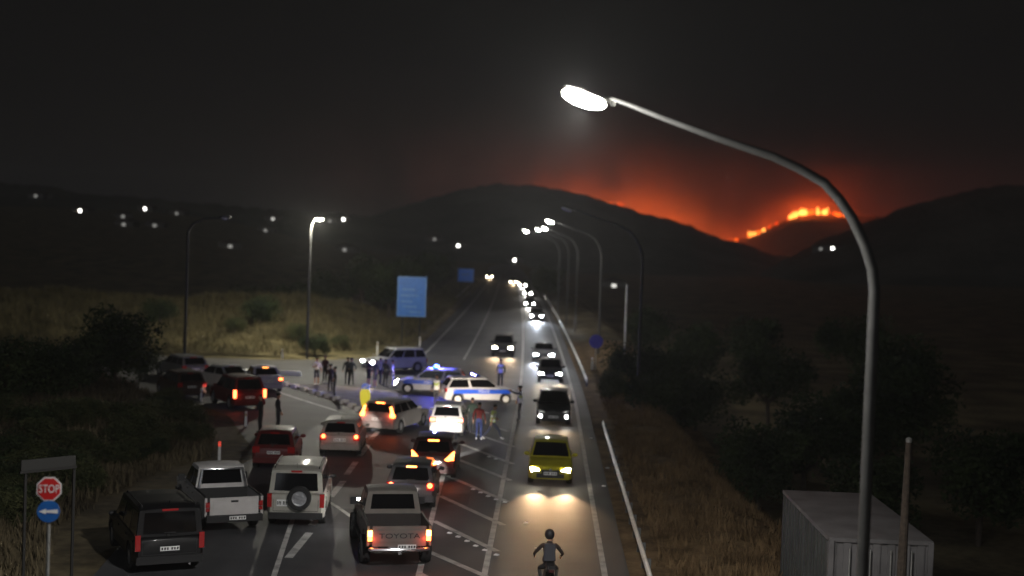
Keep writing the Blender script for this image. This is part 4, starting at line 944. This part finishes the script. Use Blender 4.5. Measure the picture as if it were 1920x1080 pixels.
def person(lab, pos, face, pose='stand', top=(.02, .02, .02), legs=(.02, .02, .025), shoes='d', sleeves='long', shorts=False, h=1.75, cap=False, vest=False, helmet=False, group=None, hair=True, z=None, dress=False, pack=False):
    P_ = POSES[pose]; ln, dr = P_.get('lean', 0), P_.get('drop', 0); fz = P_.get('footz', 0)
    zz = hz(pos[0], pos[1]) if z is None else z
    root = thing('person', lab, 'person', (pos[0], pos[1], max(0, zz)), R(face), group)
    A = lambda x, y, z: Vector((x, y + ln * max(0, z - .9), z - dr))
    V, E_, RD, TG = [], [], [], []
    def pt(p, r, par, tg):
        V.append(Vector(p)); RD.append(r if isinstance(r, tuple) else (r, r)); TG.append(tg)
        if par is not None: E_.append((par, len(V) - 1))
        return len(V) - 1
    pel = pt(A(0, 0, .95), (.155, .115), None, 'legs'); wa = pt(A(0, .0, 1.10), (.145, .105), pel, 'top'); ch = pt(A(0, .01, 1.32), (.175, .12), wa, 'top')
    nb = pt(A(0, 0, 1.46), (.085, .075), ch, 'top'); nk = pt(A(0, .01, 1.53), (.056, .056), nb, 'skin'); h1 = pt(A(0, .035, 1.60), (.074, .082), nk, 'skin'); h2 = pt(A(0, .02, 1.69), (.082, .098), h1, 'skin'); pt(A(0, .01, 1.75), (.06, .075), h2, 'hair')
    hands = []
    for i, s in enumerate((1, -1)):
        sh = pt(A(s * .175, 0, 1.415), (.068, .068), ch, 'top'); e = A(*P_['el'][i]); w_ = A(*P_['wr'][i])
        el = pt(e, .046, sh, 'top'); wi = pt(w_, .030, el, 'arm'); hands.append((w_, e, s))
        hp = pt(A(s * .095, 0, .87), (.09, .092), pel, 'legs'); fx, fy = P_['foot'][i]
        kn = P_.get('knee'); kv = Vector(kn[i]) if kn else Vector((s * .10, fy * .5 + .035 + (.05 if abs(fy) > .2 else 0), .49 - dr * .5))
        k = pt(kv, .062, hp, 'legs'); lift = .05 if fy < -.2 else 0
        an = pt((fx, fy - .02, .085 + fz + lift), .043, k, 'shin'); pt((fx + s * .012, fy + .045, .045 + fz + lift * .5), (.042, .036), an, 'shoe'); pt((fx + s * .02, fy + .14, .038 + fz), (.040, .028), len(V) - 1, 'shoe')
    me = bpy.data.meshes.new('figure'); me.from_pydata([tuple(p) for p in V], E_, []); o = bpy.data.objects.new('figure', me); COL.objects.link(o)
    md = o.modifiers.new('Skin', 'SKIN'); md.branch_smoothing = .6
    if not me.skin_vertices: pass
    for i, sv in enumerate(me.skin_vertices[0].data):
        sv.radius = RD[i]; sv.use_root = (i == 0)
    sb = o.modifiers.new('Sub', 'SUBSURF'); sb.levels = 1; sb.render_levels = 1
    dg = bpy.context.evaluated_depsgraph_get(); m2 = bpy.data.meshes.new_from_object(o.evaluated_get(dg)); bpy.data.objects.remove(o)
    # dress the skin by the nearest bone
    vs = np.array([v.co[:] for v in m2.vertices]); segs = [(np.array(V[a]), np.array(V[b]), a, b) for a, b in E_]
    order = ['top', 'legs', 'skin', 'shoe', 'hair']
    mats_ = [cloth('t%.2f_%.2f_%.2f' % top, top), cloth('l%.2f_%.2f_%.2f' % legs, legs), skin, shoe_w if shoes == 'w' else shoe_d, hairm if hair else skin]
    fs = [tuple(p.vertices) for p in m2.polygons]; fm = []
    for f in fs:
        c = vs[list(f)].mean(0); best = None
        for a, b_, ia, ib_ in segs:
            ab = b_ - a; t = np.clip(np.dot(c - a, ab) / np.dot(ab, ab), 0, 1); d = np.linalg.norm(c - a - ab * t)
            if best is None or d < best[0]: best = (d, t, ia, ib_)
        d, t, ia, ib_ = best; tg = TG[ib_] if t > .5 or TG[ia] == 'legs' and TG[ib_] == 'top' and False else TG[ia]
        pb = TG[ib_]
        if pb == 'arm': tg = 'top' if sleeves == 'long' and t < .9 else 'skin'
        elif pb == 'shin': tg = 'skin' if shorts else ('legs' if t < .93 else 'shoe')
        elif pb == 'shoe': tg = 'shoe'
        elif pb == 'hair': tg = 'hair'
        elif tg == 'arm': tg = 'skin'
        elif tg == 'shin': tg = 'legs'
        if pb == 'skin' and ib_ == h2 and t > .5 and c[1] < V[h2][1] + .02: tg = 'hair'
        if pb == 'skin' and ib_ == h2 and c[2] > V[h2][2] + .02: tg = 'hair'
        fm.append(order.index(tg))
    b = MB(); b.v = [tuple(p) for p in vs]; b.f = list(fs); b.m = list(fm)
    for w_, e, s in hands: hand_mb(b, w_, e, (s, .2, 0), 2)
    hd = A(0, .02, 1.645)
    b.add([(0, hd.y + .098, hd.z + .03), (-.018, hd.y + .088, hd.z - .03), (.018, hd.y + .088, hd.z - .03), (0, hd.y + .125, hd.z - .025)], [(0, 1, 3), (0, 3, 2), (1, 2, 3)], 2)
    for s in (1, -1):
        b.ball((s * .034, hd.y + .088, hd.z + .018), (.012, .008, .007), 6, 4, 4); b.ball((s * .083, hd.y - .01, hd.z - .005), (.012, .02, .032), 6, 4, 2)
    b.box((0, hd.y + .094, hd.z - .055), (.04, .01, .008), 0, 3 if shoes == 'd' else 4)
    body = b.obj('body', mats_, root, ang=60, fix=False)
    sc_ = h / 1.78; root.scale = (sc_ * (1.0), sc_, sc_)
    if hair and not helmet: 
        hb_ = MB(); hb_.ball((hd.x, hd.y - .018, hd.z + .055), (.088, .098, .075), 12, 6); hb_.obj('hair', hairm, root)
    if cap:
        c_ = MB(); c_.lathe([(.10, hd.z + .07), (.115, hd.z + .12), (.06, hd.z + .145), (0, hd.z + .15)], 14, c=(0, hd.y, 0)); c_.prism([(-.08, hd.y + .06), (.08, hd.y + .06), (.06, hd.y + .17), (-.06, hd.y + .17)], hd.z + .065, hd.z + .078, 'z'); c_.obj('cap', shoe_d, root)
    if helmet:
        c_ = MB(); c_.ball((0, hd.y, hd.z + .03), (.135, .155, .15), 14, 8); c_.obj('helmet', plastic, root)
    def shell(name, z0, z1, xm, off, m_):
        sel = [f for f in fs if z0 < vs[list(f)].mean(0)[2] < z1 and abs(vs[list(f)].mean(0)[0]) < xm]
        ids = sorted({i for f in sel for i in f}); mp = {i: k for k, i in enumerate(ids)}
        vb = MB(); cen = A(0, 0, 1.2)
        for i in ids:
            p = Vector(vs[i]); dv_ = Vector((p.x - cen.x, p.y - A(0, 0, p.z + dr).y, 0)); dv_ = dv_.normalized() * off if dv_.length > 1e-4 else dv_
            vb.v.append(tuple(p + dv_))
        vb.f = [tuple(mp[i] for i in f) for f in sel]; vb.m = [0] * len(sel)
        return vb.obj(name, m_, root, fix=False)
    if vest:
        shell('vest', .93 - dr, 1.45 - dr, .20, .016, hivis if vest == 'y' else hivis_w)
        shell('reflective_band', 1.00 - dr, 1.10 - dr, .22, .022, hivis_w); shell('reflective_band', 1.2 - dr, 1.28 - dr, .20, .022, hivis_w if vest == 'y' else hivis)
    if pack:
        MB().box((0, hd.y - .24, 1.25 - dr), (.32, .17, .44), tx=.85, ty=.7).obj('backpack', mat('pack_grey', (.035, .036, .045), .8), root)
    return root
def onroad(u, v): p = G(u, v); return (p.x, p.y)
BY = 'bystanders on the traffic island'
person('bystander in a white T-shirt and dark shorts, leftmost of the island group', onroad(593, 722), 200, 'phone', (.62, .60, .58), (.02, .02, .025), 'w', 'short', True, group=BY)
person('bystander in dark clothes just right of the white T-shirt', onroad(609, 716), 150, 'stand', (.07, .02, .025), (.02, .02, .02), group=BY)
person('bystander in dark clothes with folded arms behind the tall man in black', onroad(619, 737), 30, 'folded', (.05, .03, .03), (.03, .02, .02), group=BY)
person('tall man all in black at the edge of the island kerb stones', onroad(627, 746), 100, 'hips', (.015, .012, .012), (.012, .012, .014), group=BY, h=1.82)
person('person in a long dark coat alone in the middle of the island', onroad(651, 721), 10, 'stand', (.025, .028, .03), (.02, .022, .025), group=BY)
person('person in grey close beside the long dark coat', onroad(658, 722), -20, 'hips', (.07, .08, .085), (.03, .03, .03), group=BY)
person('person in black top and shorts, left of the blue lit bystanders', onroad(690, 724), -120, 'folded', (.015, .015, .018), (.02, .02, .02), 'w', 'short', True, group=BY)
person('person in dark shorts next to the black top, bare legged', onroad(703, 727), 60, 'stand', (.03, .025, .03), (.06, .05, .05), 'w', 'short', True, group=BY)
person('person in a pale shirt turned blue by the beacons', onroad(712, 722), -60, 'phone', (.50, .50, .55), (.03, .03, .04), group=BY)
person('person in a dark jacket between the two blue lit shirts', onroad(722, 725), -30, 'stand', (.05, .05, .06), (.04, .04, .05), group=BY)
person('person in pale top and trousers lit blue beside the police car nose', onroad(735, 727), -80, 'hips', (.55, .55, .6), (.35, .35, .42), group=BY)
PO = 'officers in reflective vests'
person('officer in a reflective vest standing beyond the bonnet of the unlit police car', onroad(938, 724), 170, 'stand', (.02, .025, .04), (.015, .015, .02), cap=True, vest='w', group=PO)
person('officer in a reflective vest beside the oncoming lane with an arm held out', onroad(974, 789), 95, 'wave', (.02, .02, .03), (.012, .012, .016), cap=True, vest='w', group=PO, h=1.84)
person('officer in a reflective vest between the two police cars', onroad(818, 760), 150, 'stand', (.02, .02, .03), (.05, .05, .06), cap=True, vest='w', group=PO)
person('pedestrian in a red jacket, blue jeans and white shoes', onroad(897, 825), -10, 'stand', (.11, .012, .010), (.03, .045, .14), 'w', h=1.78)
person('pedestrian in a pale vest striding past the red jacket', onroad(922, 824), -60, 'stride', (.45, .50, .36), (.03, .035, .06), 'w', 'short', vest='y', h=1.76)
person('person in dark green in the shade right of the white hatchback', onroad(884, 813), 20, 'stand', (.04, .06, .045), (.03, .035, .04))
person('person in dark clothes standing behind the dark red off-roader', onroad(488, 812), 120, 'folded', (.02, .02, .022), (.018, .018, .02), h=1.8)
person('person with a flat cap in dark clothes by the dark red hatchback', onroad(520, 808), -60, 'stand', (.015, .015, .017), (.015, .015, .017), cap=True, h=1.8)
# motorcycle leaving towards the bottom of the picture
mp_ = at(1028, 1100, 34.6)
mc = thing('motorcycle', 'dark motorcycle carrying a rider in front of the yellow green hatchback', 'motorcycle', (mp_.x, 34.8, 0), R(4))
for y in (-.68, .70):
    b = MB(); b.lathe([(.20, -.05), (.29, -.055), (.31, -.02), (.31, .02), (.29, .055), (.20, .05), (.20, -.05)], 22, 'x'); wo = b.obj('wheel', tyrem, mc, (0, y, .31))
    MB().lathe([(.2, -.04), (.19, 0), (.03, .05), (0, .05)], 14, 'x').lathe([(.2, .04), (.19, 0), (.03, -.05), (0, -.05)], 14, 'x').obj('rim', rimm, wo)
MB().ball((0, .22, .80), (.17, .30, .15), 12, 8).box((0, -.1, .45), (.30, .62, .34), tx=.7).obj('tank_and_engine', plastic, mc)
MB().box((0, -.42, .80), (.26, .74, .10), tx=.8).box((0, -.80, .84), (.16, .22, .10)).obj('seat', plastic, mc, smooth=False)
MB().tube([(-.36, .50, 1.02), (-.15, .56, 1.00), (.15, .56, 1.00), (.36, .50, 1.02)], .018, 6).tube([(0, .55, 1.0), (0, .70, .31)], .04, 8).obj('handlebar', galv, mc)
MB().box((0, -.93, .76), (.14, .04, .07)).obj('tail_light', mat('dim_tail', (.05, .006, .005), .5), mc, smooth=False)
MB().tube([(.17, .1, .35), (.2, -.3, .33), (.22, -.85, .45)], [.03, .045, .05], 8).obj('exhaust', galv, mc)
person('rider with a dark helmet and grey backpack on the motorcycle', (mp_.x, 34.55), 4, 'ride', (.03, .022, .018), (.02, .02, .02), helmet=True, pack=True, hair=False, z=.0)
# ------------------------------------------------------------------ distant houses with their lights
wallm = mat('house_wall', (.13, .12, .11), .9, noise=.15, scale=2); roofm = mat('house_roof', (.05, .03, .025), .9, noise=.2, scale=3)
HL = {s: glow('house_light_%d' % s, (1, .97, .9), st_) for s, st_ in ((0, .35), (1, 1.2), (2, 14))}
def house(u, v, Yd, s, lab):
    hit, hp, hn, hi, ho, hm_ = SC.ray_cast(bpy.context.evaluated_depsgraph_get(), cam.matrix_world.translation + ray(u, v) * 150, ray(u, v))
    p = hp if hit and 150 < hp.y < 1100 else at(u, v, Yd); Yd = p.y - 4
    r = thing('house', lab, 'house', (p.x, Yd, p.z - 2.2), random.uniform(-.3, .3), 'houses with lights on the dark hillsides'); drop = 3
    MB().box((0, 4, 2 - .0), (9, 7, 4.0)).box((0, 4, -drop / 2), (9.4, 7.4, drop)).obj('wall', wallm, r, smooth=False)
    MB().prism([(-5, 4.0), (5, 4.0), (0, 5.8)], .1, 7.9).obj('roof', roofm, r, smooth=False)
    wn = MB().box((0, .46, 2.6), (1.5, .1, 1.3) if s < 2 else (1.2, .1, 1.2)).obj('window', HL[s], r, smooth=False)
    MB().box((0, .38, 2.6), (.06, .06, 1.3)).box((0, .37, 1.92), (1.7, .16, .08)).obj('frame', whitep, wn, smooth=False)
    MB().box((2.8, .46, 1.1), (1.0, .1, 2.1)).obj('door', barkmat, r, smooth=False)
hl = [(88, 370, 1, 640, 'lit house topmost at the far left of the hillside'), (71, 369, 0, 640, None), (154, 397, 2, 560, 'house with one sharp white light left of the other sharp one'), (275, 393, 2, 560, 'house with one sharp white light above the dim pairs'), (235, 408, 0, 560, None), (236, 423, 0, 540, None), (294, 425, 0, 540, None), (334, 402, 0, 600, None), (514, 412, 1, 560, 'lit house left of the bright lamp on the bank'), (646, 413, 2, 600, 'house with a sharp white light right of the bright bank lamp'), (620, 416, 0, 600, None), (660, 472, 1, 420, 'lit house below the bright bank lamp, level with the trees'), (648, 470, 0, 420, None), (436, 464, 0, 420, None), (630, 562, 0, 230, None), (656, 580, 0, 215, None), (816, 450, 0, 620, None), (860, 462, 2, 560, 'house with a sharp white light above the small blue sign'), (1558, 467, 2, 600, 'house with a sharp light in the valley below the fire'), (1536, 468, 0, 600, None), (1150, 538, 1, 250, 'lit house between the street lamps and the slim white pole'), (965, 489, 2, 520, 'house with a sharp white light at the end of the road'), (500, 434, 0, 520, None), (92, 656, 0, 125, None), (140, 655, 0, 128, None)]
faint = sorted(h[0] for h in hl if h[4] is None)
for u, v, s, Yd, lab in hl:
    house(u, v, Yd, s, lab or 'house with a faint light in the dark, %s of the faint ones from the left' % ORD[faint.index(u)])
q = at(73, 681, 96); rl = thing('warning_lamp', 'small red lamp on a short post left of the big dark bush', 'lamp', (q.x, 96, hz(q.x, 96)))
MB().tube([(0, 0, -.2), (0, 0, q.z - hz(q.x, 96))], .03, 6).obj('post', galv, rl); MB().ball((0, -.05, q.z - hz(q.x, 96)), .10, 10, 6).obj('lens', glow('red_lamp', (1, .1, .08), 5), rl)
# ------------------------------------------------------------------ the fire on the hills
fl_r = glow('flame_red', (1, .13, .012), .9); fl_o = glow('flame_orange', (1, .22, .02), 1.9); fl_y = glow('flame_yellow', (1, .40, .07), 4.2)
def flame(u, v, Yd, h, w_, m_, lab=None):
    p = at(u, v, Yd); rnd = random.Random(int(u * 7 + v)); b = MB()
    for k in range(4):
        hh = h * rnd.uniform(.35, 1); x0 = rnd.uniform(-1.0, 1.0) * w_; lean = rnd.uniform(-.5, .6) * hh; ww = w_ * rnd.uniform(.2, .5)
        b.tube([(x0, k * .5, -1.5), (x0 + lean * .1, k * .5, hh * .2), (x0 + lean * .3 + rnd.uniform(-.3, .3), k * .5, hh * .5), (x0 + lean * .75, k * .5, hh * .8), (x0 + lean, k * .5, hh)], [ww, ww * 1.1, ww * .7, ww * .35, .03], 7)
    o = b.obj('flame', m_, None, tuple(p)); return tag(o, lab or 'orange flame burning in the line up the far ridge', 'flame', 'flames along the far ridge')
FL = [(1340, 446), (1358, 449), (1382, 448), (1400, 443), (1420, 436), (1440, 426), (1455, 418), (1470, 412), (1485, 406), (1500, 401), (1520, 398), (1540, 398), (1560, 400), (1585, 403)]
rf = random.Random(21)
for i in range(80):
    u = 1352 + 230 * i / 79 + rf.uniform(-3, 3); v = np.interp(u, [p[0] for p in FL], [p[1] for p in FL]) + rf.uniform(-1, 1.5)
    hot = (.35 if u < 1400 else .55 if u < 1445 else .2 if u < 1480 else .9 if u < 1512 else .6 if u < 1530 else .95 if u < 1552 else .35) * rf.uniform(.5, 1.25)
    if u < 1480 and rf.random() < .5 or rf.random() < .15: continue
    flame(u, v, 1143, (1.3 + 3.3 * hot) * rf.uniform(.6, 1.3), .55 + .8 * hot, fl_y if hot > .62 else fl_o if hot > .33 else fl_r)
for u, v, h in ((1150, 380, 2.5), (1159, 383, 4), (1167, 386, 5), (1174, 389, 3), (1190, 395, 2)): flame(u, v + 4, 918, h, 1.6, fl_r, 'small red flame showing over the shoulder of the dark hill')
def firelight(u, v, Yd, pw, col=(1, .13, .02), r=6):
    p = at(u, v, Yd); lamp('fire_light', 'POINT', None, tuple(p), pw, col, r)
FP = .05
for u, v, pw in ((1360, 440, 3), (1400, 436, 4), (1435, 420, 6), (1492, 398, 14), (1515, 392, 10), (1542, 390, 14), (1572, 396, 7), (1600, 392, 4)):
    firelight(u, v, 1160, pw * 9e4 * FP, (1, .095, .012))
for u, v, pw in ((1010, 352, 1.5), (1080, 362, 4), (1140, 374, 9), (1170, 385, 10), (1215, 402, 6), (1260, 412, 6), (1300, 424, 8), (1335, 440, 6)):
    firelight(u, v + 6, 1000, pw * 11e4 * FP, (1, .13, .018))
def volume_box(name, lab, lo, hi, dens, col, aniso=0.0, noise=None):
    b = MB(); b.box(((lo[0] + hi[0]) / 2, (lo[1] + hi[1]) / 2, (lo[2] + hi[2]) / 2), (hi[0] - lo[0], hi[1] - lo[1], hi[2] - lo[2]))
    m = bpy.data.materials.new(name + '_air'); m.use_nodes = True; nt = m.node_tree; nt.nodes.clear()
    out = nt.nodes.new('ShaderNodeOutputMaterial'); pv = nt.nodes.new('ShaderNodeVolumePrincipled')
    pv.inputs['Color'].default_value = (*col, 1); pv.inputs['Density'].default_value = dens; pv.inputs['Anisotropy'].default_value = aniso
    nt.links.new(pv.outputs[0], out.inputs['Volume'])
    if noise:
        tc = nt.nodes.new('ShaderNodeTexCoord'); mp = nt.nodes.new('ShaderNodeMapping'); n = nt.nodes.new('ShaderNodeTexNoise'); r = nt.nodes.new('ShaderNodeMapRange')
        mp.inputs['Scale'].default_value = (noise, noise * .5, noise * .8); n.inputs['Scale'].default_value = 1; n.inputs['Detail'].default_value = 3
        r.inputs['From Min'].default_value = .34; r.inputs['From Max'].default_value = .66; r.inputs['To Min'].default_value = dens * .04; r.inputs['To Max'].default_value = dens * 1.9
        nt.links.new(tc.outputs['Object'], mp.inputs['Vector']); nt.links.new(mp.outputs[0], n.inputs['Vector']); nt.links.new(n.outputs['Fac'], r.inputs['Value'])
        sx_ = nt.nodes.new('ShaderNodeSeparateXYZ'); nt.links.new(tc.outputs['Object'], sx_.inputs[0])
        ex = nt.nodes.new('ShaderNodeMath'); ex.operation = 'MULTIPLY'; ex.inputs[1].default_value = -1 / 20
        nt.links.new(sx_.outputs['Z'], ex.inputs[0]); pw_ = nt.nodes.new('ShaderNodeMath'); pw_.operation = 'POWER'; pw_.inputs[0].default_value = math.e
        nt.links.new(ex.outputs[0], pw_.inputs[1]); mu = nt.nodes.new('ShaderNodeMath'); mu.operation = 'MULTIPLY'
        nt.links.new(pw_.outputs[0], mu.inputs[0]); nt.links.new(r.outputs[0], mu.inputs[1])
        for x0, x1 in ((lo[0], lo[0] + 150), (hi[0], hi[0] - 150)):      # the smoke thins out to nothing at both ends
            fr = nt.nodes.new('ShaderNodeMapRange'); fr.interpolation_type = 'SMOOTHSTEP'
            fr.inputs['From Min'].default_value = x0; fr.inputs['From Max'].default_value = x1; nt.links.new(sx_.outputs['X'], fr.inputs['Value'])
            m3 = nt.nodes.new('ShaderNodeMath'); m3.operation = 'MULTIPLY'; nt.links.new(mu.outputs[0], m3.inputs[0]); nt.links.new(fr.outputs[0], m3.inputs[1]); mu = m3
        nt.links.new(mu.outputs[0], pv.inputs['Density'])
    o = b.obj(name, m, smooth=False); return tag(o, lab, None, None, 'stuff')
volume_box('smoke', 'red lit smoke rising behind the shoulder of the dark hill', (-260, 945, -5), (175, 1070, 140), .05, (.75, .7, .66), .2, .019)
volume_box('smoke', 'red lit smoke drifting up behind the line of flames', (-120, 1146, -5), (640, 1330, 140), .045, (.75, .7, .66), .2, .019)
volume_box('haze', 'thin smoky night air over the road and hills', (-1400, -60, -12), (1400, 1700, 88), 3e-4, (.9, .9, .88), .1)
